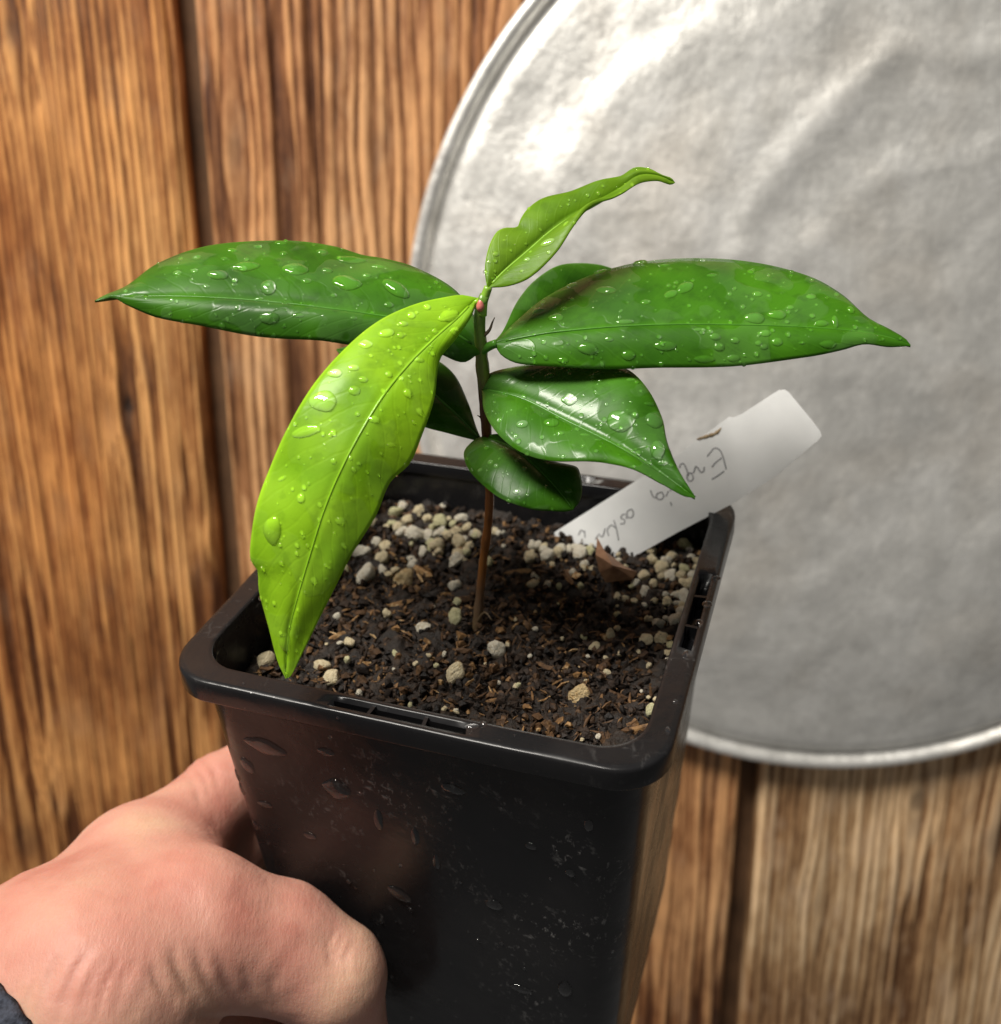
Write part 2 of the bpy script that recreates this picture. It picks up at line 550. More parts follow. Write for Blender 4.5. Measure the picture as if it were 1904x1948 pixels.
# ------------------------------------------------------------------ metal lid on the wall
def build_lid():
    zc = 0.42
    c = px(CX + 0.363 * FPX, CY - 0.158 * FPX, zc)
    Rl = 0.1905
    prof = [(1.000, -.0030), (1.0, 0.000), (.9985, .0016), (.994, .0026), (.987, .0029), (.980, .0026), (.974, .0016), (.970, .0002), (.965, -.0016), (.958, -.0016),
            (.954, .0004), (.948, .0018), (.940, .0023)]
    for r in np.linspace(.93, .02, 74):
        sh = float(smoothstep(.955, .66, r))
        prof.append((r, .0024 + .0058 * sh + .0040 * (1 - r * r)))
    rs = np.array([p[0] for p in prof]) * Rl
    hs = np.array([p[1] for p in prof])
    na = 320
    th = np.linspace(0, 2 * math.pi, na, endpoint=False)
    Rr, Th = np.meshgrid(rs, th, indexing='ij')
    X, Z = Rr * np.cos(Th), Rr * np.sin(Th)
    inner = smoothstep(.95, .84, Rr / Rl)
    H = np.repeat(hs[:, None], na, 1) + inner * (0.0008 * fbm(N1, X * 22, Z * 22, 0, 3) + 0.00025 * fbm(N2, X * 90, Z * 90, 0, 2))
    # long shallow dents that catch the light
    P = np.stack([c[0] + X, np.full_like(X, c[1]), c[2] + Z], -1)
    uv, _ = unproj(P)
    def dent(pts, amp, wid):
        d = np.full(X.shape, 1e9)
        q = catmull(np.array(pts, float), 40)
        for a in q:
            d = np.minimum(d, np.hypot(uv[..., 0] - a[0], uv[..., 1] - a[1]))
        return amp * np.exp(-(d / wid) ** 2)
    H = H + inner * (dent([(1395, 480), (1420, 390), (1500, 290), (1600, 180), (1700, 95), (1800, 120), (1910, 90)], .0012, 34)
                     + dent([(1060, 330), (1130, 220), (1230, 130), (1330, 60)], .0009, 40)
                     + dent([(1450, 520), (1560, 440), (1680, 330), (1850, 300)], .0008, 36)
                     + dent([(1300, 1270), (1420, 1330), (1560, 1300), (1750, 1230)], -.0006, 60))
    V = np.stack([c[0] + X, c[1] - H, c[2] + Z], -1).reshape(-1, 3)
    F = []
    m = len(rs)
    for i in range(m - 1):
        for j in range(na):
            a, b = i * na + j, i * na + (j + 1) % na
            F.append((a, b, b + na, a + na))
    F.append(tuple((m - 1) * na + j for j in range(na)))
    # inside of the lid, 1 mm behind
    n = len(V)
    back = V.copy(); back[:, 1] += 0.0012
    V = np.vstack([V, back])
    F += [tuple(reversed([k + n for k in f])) for f in F]
    for j in range(na):
        F.append((j, n + j, n + (j + 1) % na, (j + 1) % na))
    lid = mesh_obj('metal_lid', V, F, M['metal'], None, org=(c[0], c[1], c[2] - Rl))
    lid['label'] = 'large round dull aluminium lid with a rolled rim against the plank wall'
    lid['category'] = 'lid'
    return lid
build_lid()

# ------------------------------------------------------------------ the pot
RIM = 0.045
POT_H = 0.115
def wall_half(z):
    return 0.042 + 0.045 * z
def rsq(h, r, nside=28, ncorner=10):
    """points of a rounded square, from the front edge anticlockwise"""
    pts, kind = [], []
    cs = [(h - r, -(h - r), -math.pi / 2), (h - r, h - r, 0), (-(h - r), h - r, math.pi / 2), (-(h - r), -(h - r), math.pi)]
    st = [(-1, -1), (1, -1), (1, 1), (-1, 1)]
    for k in range(4):
        a = np.array([(-(h - r), -h), (h, -(h - r)), (h - r, h), (-h, h - r)][k], float)
        b = np.array([(h - r, -h), (h, h - r), (-(h - r), h), (-h, -(h - r))][k], float)
        for i in range(nside):
            pts.append(a + (b - a) * i / nside); kind.append((k, i))
        cx, cy, a0 = cs[k]
        for i in range(ncorner):
            t = a0 + (math.pi / 2) * i / ncorner
            pts.append((cx + r * math.cos(t), cy + r * math.sin(t))); kind.append((-1, i))
    return np.array(pts), kind

pot = thing('nursery_pot', 'wet black square plastic nursery pot held up in the hand', 'pot', l2w((0, 0, -POT_H)))

def loft(loops, closed_end=False):
    n = len(loops[0])
    V = np.vstack(loops)
    F = []
    for i in range(len(loops) - 1):
        for j in range(n):
            F.append((i * n + j, i * n + (j + 1) % n, (i + 1) * n + (j + 1) % n, (i + 1) * n + j))
    return V, F

def wavy(p, z, amp=0.0004):
    q = np.c_[p, np.full(len(p), z)]
    q[:, 2] += amp * N1(p[:, 0] * 60 + 5, p[:, 1] * 60, 0)
    return q

def build_pot():
    loops = []
    # outside, from under the lip downwards
    for z in np.r_[-0.0005, np.linspace(-0.004, -POT_H + .003, 14)]:
        loops.append(np.c_[rsq(wall_half(z), .0085)[0], np.full(152, z)])
    for z, ins in ((-POT_H + .001, .0008), (-POT_H, .0026), (-POT_H, .012)):
        loops.append(np.c_[rsq(wall_half(z) - ins, .0085)[0], np.full(152, z)])
    V1, F1 = loft(loops)
    F1 = [tuple(reversed(f)) for f in F1]
    nb = len(loops)
    F1.append(tuple(reversed([(nb - 1) * 152 + k for k in range(152)])))
    # inside
    loops = []
    for z in np.linspace(-0.0012, -POT_H + .002, 8):
        loops.append(np.c_[rsq(wall_half(z) - .0014, .0075)[0], np.full(152, z)])
    V2, F2 = loft(loops)
    F2.append(tuple((7) * 152 + k for k in range(152)))
    V = np.vstack([V1, V2])
    F = F1 + [tuple(k + len(V1) for k in f) for f in F2]
    mesh_obj('body', l2w(V), F, M['plastic'], pot)
    # rim: flat top with a down-turned lip and a slotted stretch on each side
    H = [(.0401, .0078, -.0030), (.0401, .0078, -.0003), (.0403, .0079, 0.0), (.0408, .0080, 0.0), (.0413, .0081, 0.0), (.0437, .0088, 0.0), (.0446, .0092, 0.0),
         (.0449, .0094, -.0003), (.0450, .0095, -.0007), (.0451, .0095, -.0040), (.0450, .0095, -.0043), (.0444, .0092, -.0043), (.0442, .009, -.0038), (.0442, .009, -.0012), (.0408, .0080, -.0012)]
    loops = []
    for h, r, z in H:
        p, kind = rsq(h, r)
        loops.append(wavy(p, z, .00022))
    V, F = loft(loops)
    n = 152
    slot = {}
    keep = []
    lo, hi = 9, 19
    for f in F:
        i, j = f[0] // n, f[0] % n
        k, q = kind[j]
        if i in (4,) and k in (0, 1, 2, 3) and lo <= q < hi:
            continue
        if i == len(H) - 2 and k >= 0 and lo - 1 <= q <= hi:
            continue
        keep.append(f)
    V = V.tolist()
    # slot walls and floor
    for k in range(4):
        s = k * 38
        for q in range(lo, hi):
            a, b = s + q, s + q + 1
            i0 = [4 * n + a, 4 * n + b, 5 * n + b, 5 * n + a]
            base = len(V)
            for t in i0:
                v = list(V[t]); v[2] -= .0032; V.append(v)
            keep.append((i0[0], i0[1], base + 1, base))
            keep.append((i0[2], i0[3], base + 3, base + 2))
            keep.append((base, base + 1, base + 2, base + 3))
            if q == lo:
                keep.append((i0[3], i0[0], base, base + 3))
            if q == hi - 1:
                keep.append((i0[1], i0[2], base + 2, base + 1))
    keep = [tuple(reversed(f)) for f in keep]
    rim = mesh_obj('rim', l2w(np.array(V)), keep, M['plastic_rim'], pot)
    # little ribs across each slot
    p4, p5 = rsq(.0413, .0081)[0], rsq(.0437, .0088)[0]
    for k in range(4):
        for q in (12, 16):
            a, b = p4[k * 38 + q], p5[k * 38 + q]
            d = (b - a) / np.linalg.norm(b - a); e = np.array([-d[1], d[0]]) * .00032
            pts = []
            for z in (-.0033, -.0003):
                for s_, w_ in ((a - d * .0003, -1), (a - d * .0003, 1), (b + d * .0003, 1), (b + d * .0003, -1)):
                    pts.append((*(s_ + e * w_), z))
            mesh_obj('slot_rib', l2w(pts), [(0, 1, 2, 3), (7, 6, 5, 4), (0, 4, 5, 1), (1, 5, 6, 2), (2, 6, 7, 3), (3, 7, 4, 0)], M['plastic_rim'], rim, smooth=False)
    return rim
rim = build_pot()

# ------------------------------------------------------------------ soil
SOIL_Z = -0.0130
def soil_h(x, y):
    d = np.hypot(x + .001, y + .002)
    base = SOIL_Z + 0.0008 * fbm(N1, x * 90, y * 90, 0, 2)
    base = base + 0.0022 * smoothstep(.010, .042, y) * smoothstep(-.03, .01, -x + .02) * 0.6
    base = base + 0.0016 * smoothstep(.015, .040, x)
    return base + 0.0012 * np.exp(-(d / .010) ** 2)

def in_pot(x, y, h=.0402, r=.0078):
    """pull points of a square into the pot's rounded outline"""
    ax, ay = np.abs(x), np.abs(y)
    dx, dy = np.maximum(ax - (h - r), 0), np.maximum(ay - (h - r), 0)
    d = np.hypot(dx, dy)
    k = np.where(d > r, r / np.maximum(d, 1e-9), 1.0)
    nx = np.where(dx > 0, (h - r) + dx * k, ax)
    ny = np.where(dy > 0, (h - r) + dy * k, ay)
    return np.sign(x) * nx, np.sign(y) * ny

def build_soil():
    soil = thing('potting_soil', 'dark damp potting soil flecked with pale perlite filling the square pot', 'soil', l2w((0, 0, -.03)))
    t = NT('dark_soil')
    n = t.noise(t.coord((420,) * 3), 1.0, 6, 0.65)
    n2 = t.noise(t.coord((90,) * 3), 1.0, 3, 0.6)
    f = t.math('ADD', t.math('MULTIPLY', n, 0.7), t.math('MULTIPLY', n2, 0.3))
    t.set(Base_Color=t.ramp(f, [(0.30, (0.005, 0.0035, 0.003)), (0.52, (0.014, 0.009, 0.006)), (0.72, (0.055, 0.030, 0.015))]), Roughness=0.60, Specular_IOR_Level=0.35)
    t.set(Normal=t.bump(n, 1.0, 0.0012))
    M['soil'] = t.m
    t = NT('soil_crumb')
    r = t.attr('tone')
    n = t.noise(t.coord((900,) * 3), 1.0, 4, 0.6)
    f = t.math('ADD', r, t.range(n, 0.3, 0.7, -0.14, 0.14))
    t.set(Base_Color=t.ramp(f, [(0.0, (0.005, 0.0035, 0.003)), (0.40, (0.022, 0.012, 0.0065)), (0.72, (0.085, 0.044, 0.019)), (0.92, (0.22, 0.12, 0.045)), (1.0, (0.36, 0.25, 0.13))]), Roughness=0.66, Specular_IOR_Level=0.3)
    t.set(Normal=t.bump(n, 0.8, 0.0006))
    M['crumb'] = t.m
    n_ = 150
    a = np.linspace(-.0405, .0405, n_)
    X, Y = np.meshgrid(a, a, indexing='ij')
    X, Y = in_pot(X, Y)
    Z = soil_h(X, Y) + 0.0014 * fbm(N2, X * 420, Y * 420, 0, 3, 0.6) + 0.0006 * fbm(N3, X * 160, Y * 160, 0, 2)
    mesh_obj('soil_bed', l2w(np.stack([X, Y, Z], -1).reshape(-1, 3)), grid_faces(n_, n_), M['soil'], soil)
    # loose crumbs
    bm = bmesh.new(); bmesh.ops.create_icosphere(bm, subdivisions=1, radius=1)
    iv = np.array([v.co for v in bm.verts]); jf = [tuple(v.index for v in f.verts) for f in bm.faces]; bm.free()
    V, F, T = [], [], []
    nc = 12000
    base = 0
    for k in range(nc):
        x, y = rng.uniform(-.0390, .0390, 2)
        x, y = [float(q_) for q_ in in_pot(x, y, .0390)]
        s = 0.00016 + 0.00105 * rng.random() ** 4.0
        q = np.linalg.qr(rng.normal(size=(3, 3)))[0]
        sc = s * np.array([1, rng.uniform(.6, 1.1), rng.uniform(.5, 1)])
        v = (iv * (1 + rng.uniform(-.60, .45, (len(iv), 1))) * sc) @ q
        z = float(soil_h(x, y)) + s * rng.uniform(-.1, 1.3)
        V.append(v + (x, y, z)); F += [tuple(i + base for i in f) for f in jf]; base += len(iv)
        tn = rng.beta(0.9, 1.9)
        T += [tn] * len(iv)
    V = np.vstack(V)
    o = mesh_obj('crumbs', l2w(V), F, M['crumb'], soil, smooth=False); o['kind'] = 'stuff'; set_attr(o, 'tone', T)
    # bark and peat fibres
    V, F, T, base = [], [], [], 0
    for k in range(1100):
        x, y = rng.uniform(-.038, .038, 2)
        L, w_ = rng.uniform(.0008, .0034), rng.uniform(.00009, .00038)
        q = np.linalg.qr(rng.normal(size=(3, 3)))[0]
        d = rng.normal(size=3); d[2] *= .35; d /= np.linalg.norm(d)
        e = np.cross(d, rng.normal(size=3)); e /= np.linalg.norm(e); g = np.cross(d, e)
        c = np.array([x, y, float(soil_h(x, y)) + rng.uniform(.0003, .0013)])
        bend = g * L * rng.uniform(-.12, .12)
        pts = []
        for s_, k_ in ((-1, .5), (0, 1), (1, .4)):
            m = c + d * L * s_ / 1.0 * .5 + (bend if s_ == 0 else 0)
            for u_, v_ in ((-1, -1), (1, -1), (1, 1), (-1, 1)):
                pts.append(m + e * w_ * u_ * k_ + g * w_ * .5 * v_ * k_)
        V.append(np.array(pts))
        for s_ in (0, 4):
            for j in range(4):
                F.append((base + s_ + j, base + s_ + (j + 1) % 4, base + s_ + 4 + (j + 1) % 4, base + s_ + 4 + j))
        F.append((base + 3, base + 2, base + 1, base)); F.append((base + 8, base + 9, base + 10, base + 11))
        base += 12
        T += [min(1.0, rng.beta(2.2, 1.9))] * 12
    o = mesh_obj('fibres', l2w(np.vstack(V)), F, M['crumb'], soil, smooth=False); o['kind'] = 'stuff'; set_attr(o, 'tone', T)

    # perlite granules
    def perl(name, col, spots):
        t = NT(name)
        n = t.noise(t.coord((2.2,) * 3), 1.0, 5, 0.65)
        t.set(Base_Color=t.ramp(n, [(0.32, spots), (0.50, col), (0.75, tuple(min(1, 1.12 * c) for c in col))]), Roughness=0.75)
        t.set(Subsurface_Weight=0.0)
        t.set(Normal=t.bump(t.noise(t.coord((6,) * 3), 1.0, 4, 0.6), 0.7, 0.12))
        return t.m
    pm = [perl('perlite_white', (0.88, 0.82, 0.67), (0.66, 0.54, 0.34)),
          perl('perlite_cream', (0.85, 0.73, 0.48), (0.56, 0.41, 0.19)),
          perl('perlite_green', (0.74, 0.70, 0.42), (0.46, 0.44, 0.17)),
          perl('perlite_gold', (0.74, 0.56, 0.30), (0.42, 0.22, 0.05))]
    protos = []
    for k in range(14):
        bm = bmesh.new(); bmesh.ops.create_icosphere(bm, subdivisions=3, radius=1)
        s = rng.uniform(0, 50)
        for v in bm.verts:
            c = np.array(v.co)
            d = 1 + 0.30 * float(fbm(N1, c[0] * 1.1 + s, c[1] * 1.1, c[2] * 1.1 + s, 2)) + 0.07 * float(N2(c[0] * 4 + s, c[1] * 4, c[2] * 4))
            v.co = Vector(c * d)
        me = bpy.data.meshes.new('perlite'); bm.to_mesh(me); bm.free()
        for p in me.polygons: p.use_smooth = True
        me.materials.append(pm[(0, 0, 1, 1, 2, 0, 1, 0, 1, 2, 0, 1, 3, 3)[k]])
        protos.append(me)
    z3 = [(1235,440,60),(1325,475,80),(1370,510,60),(1440,525,75),(1200,480,80),(1210,560,70),(1300,590,110),(1530,580,80),(1590,560,60),(1640,600,70),(1550,640,90),(1430,660,90),(1350,690,70),(1150,660,80),(1010,690,110),(1120,730,100),(1130,790,60),(1040,820,120),(1250,840,130),(1200,790,50),(1530,740,100),(1740,575,50),(1520,880,70),(1530,965,50),(1530,1050,90),(1350,1105,80),(1150,1030,60),(950,1185,65),(895,1190,40),(800,1310,80),(850,1375,100),(485,1290,120),(940,1280,50),(880,1040,45),(1520,1350,110),(1745,1220,110),(1200,1248,45),(1380,1255,30),(1465,1250,35),(1420,1310,28),(1310,1300,35),(1530,1555,35),(1465,1545,35),(1190,1330,28),(1000,1460,40),(1135,1090,35),(1860,1420,45),(920,790,60),(1260,520,70),(1380,600,80),(1480,600,70),(1090,640,70),(1600,660,60)]
    z4 = [(510,520,100),(520,450,70),(620,520,110),(690,490,90),(815,500,110),(850,590,45),(905,595,50),(780,620,60),(525,690,70),(620,695,50),(690,705,40),(830,705,60),(1065,785,70),(1115,785,60),(1060,885,45),(1240,1045,100),(1325,940,90),(1335,1035,90),(1430,930,110),(1500,780,120),(1490,600,70),(1545,640,80),(1530,520,55),(1595,590,50),(1480,680,60),(1560,700,90),(1515,870,70),(1420,1090,70),(1400,1140,70),(1380,1180,50),(1370,760,50),(1230,640,90),(1240,740,80),(1340,590,100),(1400,640,90),(1020,1010,70),(1060,970,40),(915,1090,80),(875,1150,35),(990,1160,35),(1085,1130,50),(820,1390,150),(1290,1500,85),(1305,1425,35),(840,1680,30),(940,1660,40),(945,1720,30),(885,1640,22),(365,1075,40),(505,1150,30),(430,1340,50),(40,1500,40),(1180,690,70),(1290,690,70),(760,470,70),(590,470,60),(1440,820,60),(1300,800,50),(1170,800,45)]
    lst = [(333 + .3497 * x, 808 + .3497 * y, d * .3497) for x, y, d in z3] + [(856 + .2997 * x, 903.6 + .2997 * y, d * .2997) for x, y, d in z4]
    for cx_, cy_, sx_, sy_, cnt_ in ((830, 1030, 75, 40, 34), (1280, 1120, 45, 50, 24), (1090, 1050, 70, 16, 12), (1000, 1230, 190, 90, 26)):
        for _ in range(cnt_):
            lst.append((cx_ + rng.normal() * sx_, cy_ + rng.normal() * sy_, rng.uniform(6, 15) if cnt_ == 26 else rng.uniform(10, 26)))
    for i, (x, y, d) in enumerate(lst):
        l = on_pot_z(x, y, SOIL_Z + .0012)
        for _ in range(3):
            l = on_pot_z(x, y, float(soil_h(l[0], l[1])) + .0011)
        l[0] = np.clip(l[0], -.0385, .0385); l[1] = np.clip(l[1], -.0385, .0385)
        l[0], l[1] = [float(q_) for q_ in in_pot(l[0], l[1], .0383)]
        dep = (l2w(l) - CAM) @ FWD
        s = d * .5 * dep / FPX * .98
        k = 12 + i % 2 if d > 42 else int(rng.integers(0, 12))
        rot = Matrix([list(r) for r in np.linalg.qr(rng.normal(size=(3, 3)))[0]]).to_4x4()
        if rot.determinant() < 0: rot = rot @ Matrix.Scale(-1, 4, (1, 0, 0))
        instance('perlite', protos[k], Matrix.Translation(Vector(l2w(l))) @ rot @ Matrix.Diagonal((s * 1.05, s * rng.uniform(.72, 1), s * rng.uniform(.7, .95), 1)), soil)
    # dried leaf flake by the tag and bark chips
    t = NT('dry_leaf'); n = t.noise(t.coord((300,) * 3), 1.0, 4)
    t.set(Base_Color=t.ramp(n, [(0.3, (0.17, 0.08, 0.04)), (0.7, (0.36, 0.20, 0.11))]), Roughness=0.6); M['dry'] = t.m
    fl = [(1136, 1022), (1150, 1048), (1190, 1078), (1212, 1088), (1203, 1100), (1175, 1102), (1152, 1106), (1140, 1085), (1133, 1055)]
    fv = [px(x, y, .2235 + (.004 if i < 3 else -.001 * (i % 3))) for i, (x, y) in enumerate(fl)]
    cc = px(1165, 1075, .2195)
    V = np.array(fv + [cc]); V = np.vstack([V, V + POT_UP * -.0004])
    F = []
    for i in range(9):
        j = (i + 1) % 9
        F += [(i, 9, j), (10 + i, 10 + j, 19), (i, j, 10 + j, 10 + i)]
    mesh_obj('dry_leaf_flake', V, F, M['dry'], soil, smooth=False)
    for (x, y, L, ang, w_) in [(700, 1170, .0052, .2, .0013), (760, 1150, .006, .5, .0012), (800, 1085, .008, -.5, .0016), (905, 1428, .005, .4, .001), (1215, 1402, .008, .5, .0014),
                               (880, 1245, .004, .1, .001), (1080, 1100, .007, -1.0, .0014), (985, 1090, .006, .3, .0013), (640, 1210, .004, .8, .001), (1035, 1265, .004, -.4, .0009), (940, 1335, .0035, .5, .0008)]:
        l = on_pot_z(x, y, SOIL_Z + .001)
        l[2] = float(soil_h(l[0], l[1])) + .0010
        dv = np.array([math.cos(ang), math.sin(ang), .12]); ev = np.array([-math.sin(ang), math.cos(ang), .1])
        ringv = []
        for s_, k_ in ((-.5, .35), (-.25, .9), (.1, 1.0), (.4, .75), (.5, .3)):
            for u_, v_ in ((-1, -.3), (-.3, .35), (.5, .4), (1, -.3)):
                ringv.append(l + dv * L * s_ + ev * w_ * .5 * u_ * k_ + np.array([0, 0, w_ * .8 * v_ * k_]) + rng.normal(size=3) * .00008)
        F = []
        for s_ in range(4):
            for j in range(4):
                F.append((s_ * 4 + j, s_ * 4 + (j + 1) % 4, s_ * 4 + 4 + (j + 1) % 4, s_ * 4 + 4 + j))
        F += [(3, 2, 1, 0), (16, 17, 18, 19)]
        o = mesh_obj('bark_chip', l2w(ringv), F, M['crumb'], soil, smooth=False)
        set_attr(o, 'tone', np.full(20, rng.uniform(.6, .92)))
    return soil
build_soil()

# ------------------------------------------------------------------ the seedling
stem_base = l2w(on_pot_z(905, 1212, SOIL_Z + .0004))
plant = thing('seedling', 'young seedling with wet glossy green leaves growing in the black pot', 'plant', stem_base)

STEM = [(903, 1235, .2175), (906, 1205, .2140), (912, 1140, .2110), (920, 1060, .2060), (930, 980, .2010), (931, 900, .1965), (926, 830, .1925), (921, 740, .1870),
        (917, 690, .1842), (914, 650, .1815), (912, 615, .1795), (914, 585, .1780), (922, 562, .1768)]
def build_stem():
    P = catmull([px(*s) for s in STEM], 60)
    r = np.interp(np.linspace(0, 1, 60), [0, .1, .3, .55, .75, .8, .92, 1], [.00115, .00095, .00085, .00085, .00105, .0012, .00105, .00085])
    r = r * (1 + .10 * np.array([float(N1(i * .7, 3, 0)) for i in range(60)]))
    V, F = tube(P, r, 16)
    t = NT('stem_bark')
    s = t.attr('along')
    n = t.noise(t.coord((500, 500, 160)), 1.0, 4, 0.6)
    f = t.math('ADD', s, t.range(n, 0.3, 0.7, -0.03, 0.03))
    c = t.ramp(f, [(0.0, (0.13, 0.095, 0.045)), (0.16, (0.12, 0.075, 0.045)), (0.28, (0.25, 0.095, 0.022)), (0.5, (0.20, 0.07, 0.02)), (0.76, (0.095, 0.035, 0.016)), (0.80, (0.16, 0.19, 0.035)), (1.0, (0.13, 0.28, 0.03))])
    c = t.mix(t.range(n, 0.55, 0.7, 0, 0.55), c, (0.035, 0.02, 0.012))
    t.set(Base_Color=c, Roughness=0.32)
    t.set(Normal=t.bump(n, 0.8, 0.0004))
    o = mesh_obj('stem', V, F, t.m, plant)
    set_attr(o, 'along', np.repeat(np.linspace(0, 1, 60), 16))
    # pink bud, stipules and snags
    M['bud'] = simple('pink_bud', (0.55, 0.16, 0.13), 0.35, 300, .2)
    bp = catmull([px(913, 592, .1775), px(914, 578, .1770), px(915, 566, .1768)], 8)
    V, F = tube(bp, [.0004, .00062, .00072, .0007, .0006, .0005, .0003, .0001], 10)
    mesh_obj('bud', V, F, M['bud'], plant)
    M['stipule'] = simple('dry_stipule', (0.09, 0.06, 0.03), 0.6, 300, .3)
    for pts in ([(918, 640, .1805), (931, 628, .1800), (937, 612, .1800), (941, 604, .1802)],
                [(923, 815, .1915), (915, 795, .190), (908, 790, .1895)],
                [(922, 1062, .2060), (935, 1045, .2050), (945, 1035, .2047)],
                [(907, 1185, .2125), (922, 1165, .2100), (936, 1180, .2080)]):
        P = catmull([px(*p) for p in pts], 8)
        V, F = tube(P, np.linspace(.0004, .00008, 8), 8)
        mesh_obj('stipule', V, F, M['stipule'], plant)
build_stem()

BM_DROP = []
def drop_protos():
    for k in range(6):
        nr, na = 7, 18
        V, F = [(0, 0, 1.0)], []
        s = k * 13.7
        for i in range(1, nr + 1):
            t = (math.pi / 2) * i / nr
            for j in range(na):
                a = 2 * math.pi * j / na
                w_ = 1 + 0.16 * float(N1(math.cos(a) * 1.3 + s, math.sin(a) * 1.3, 0)) * (0.4 if k < 2 else 1.2)
                V.append((math.cos(a) * math.sin(t) * w_, math.sin(a) * math.sin(t) * w_, max(math.cos(t), 0) ** .8))
        for j in range(na):
            F.append((0, 1 + j, 1 + (j + 1) % na))
        for i in range(nr - 1):
            for j in range(na):
                a, b = 1 + i * na + j, 1 + i * na + (j + 1) % na
                F.append((a, a + na, b + na, b))
        me = bpy.data.meshes.new('water_drop')
        me.from_pydata(V, [], F)
        for p in me.polygons: p.use_smooth = True
        me.materials.append(M['water'])
        me.update()
        BM_DROP.append((me, np.array(V), F))
drop_protos()

def drop_matrix(hit, nrm, rx, ry, ang, h):
    n = Vector(nrm).normalized()
    up = Vector(-DOWN)
    r = Vector(RIGHT)
    ex = (r - n * r.dot(n)).normalized()
    ey = n.cross(ex)
    c, s = math.cos(ang), math.sin(ang)
    a = ex * c + ey * s
    b = -ex * s + ey * c
    m = Matrix(((a.x * rx, b.x * ry, n.x * h, hit[0]), (a.y * rx, b.y * ry, n.y * h, hit[1]), (a.z * rx, b.z * ry, n.z * h, hit[2]), (0, 0, 0, 1)))
    return m

def add_drops(parent, bvh, spec, n_small, bbox, small=(1.6, 5.0), flat=.42):
    for (x, y, rx, ry, ang) in spec:
        d = Vector(ray_dir(x, y))
        loc, nrm, _, _ = bvh.ray_cast(Vector(CAM), d)
        if loc is None: continue
        if nrm.dot(d) > 0: nrm = -nrm
        dep = float((np.array(loc) - CAM) @ FWD)
        k = dep / FPX
        a, b = rx * k, ry * k
        me = BM_DROP[random.randrange(2) if min(rx, ry) < 9 else random.randrange(6)][0]
        hgt = min(a, b) * flat * random.uniform(1.2, 1.7) if min(rx, ry) < 16 else min(a, b) * flat * 1.05
        instance('water_drop', me, drop_matrix(np.array(loc) - np.array(nrm) * hgt * .05, nrm, a, b, ang, hgt), parent)
    V, F, base, made, tries = [], [], 0, 0, 0
    while made < n_small and tries < n_small * 12:
        tries += 1
        x, y = random.uniform(bbox[0], bbox[2]), random.uniform(bbox[1], bbox[3])
        d = Vector(ray_dir(x, y))
        loc, nrm, _, _ = bvh.ray_cast(Vector(CAM), d)
        if loc is None: continue
        if nrm.dot(d) > 0: nrm = -nrm
        k = float((np.array(loc) - CAM) @ FWD) / FPX
        r = (small[0] + (small[1] - small[0]) * random.random() ** 2.2) * k * 1.15
        m = np.array(drop_matrix(loc, nrm, r, r * random.uniform(.75, 1.0), random.uniform(0, 3), r * random.uniform(.6, .95)))
        pv = BM_DROP[0][1]
        V.append(pv @ m[:3, :3].T + m[:3, 3]); F += [tuple(i + base for i in f) for f in BM_DROP[0][2]]; base += len(pv); made += 1
    if V:
        o = mesh_obj('droplet_spray', np.vstack(V), F, M['water'], parent)
        o['kind'] = 'stuff'

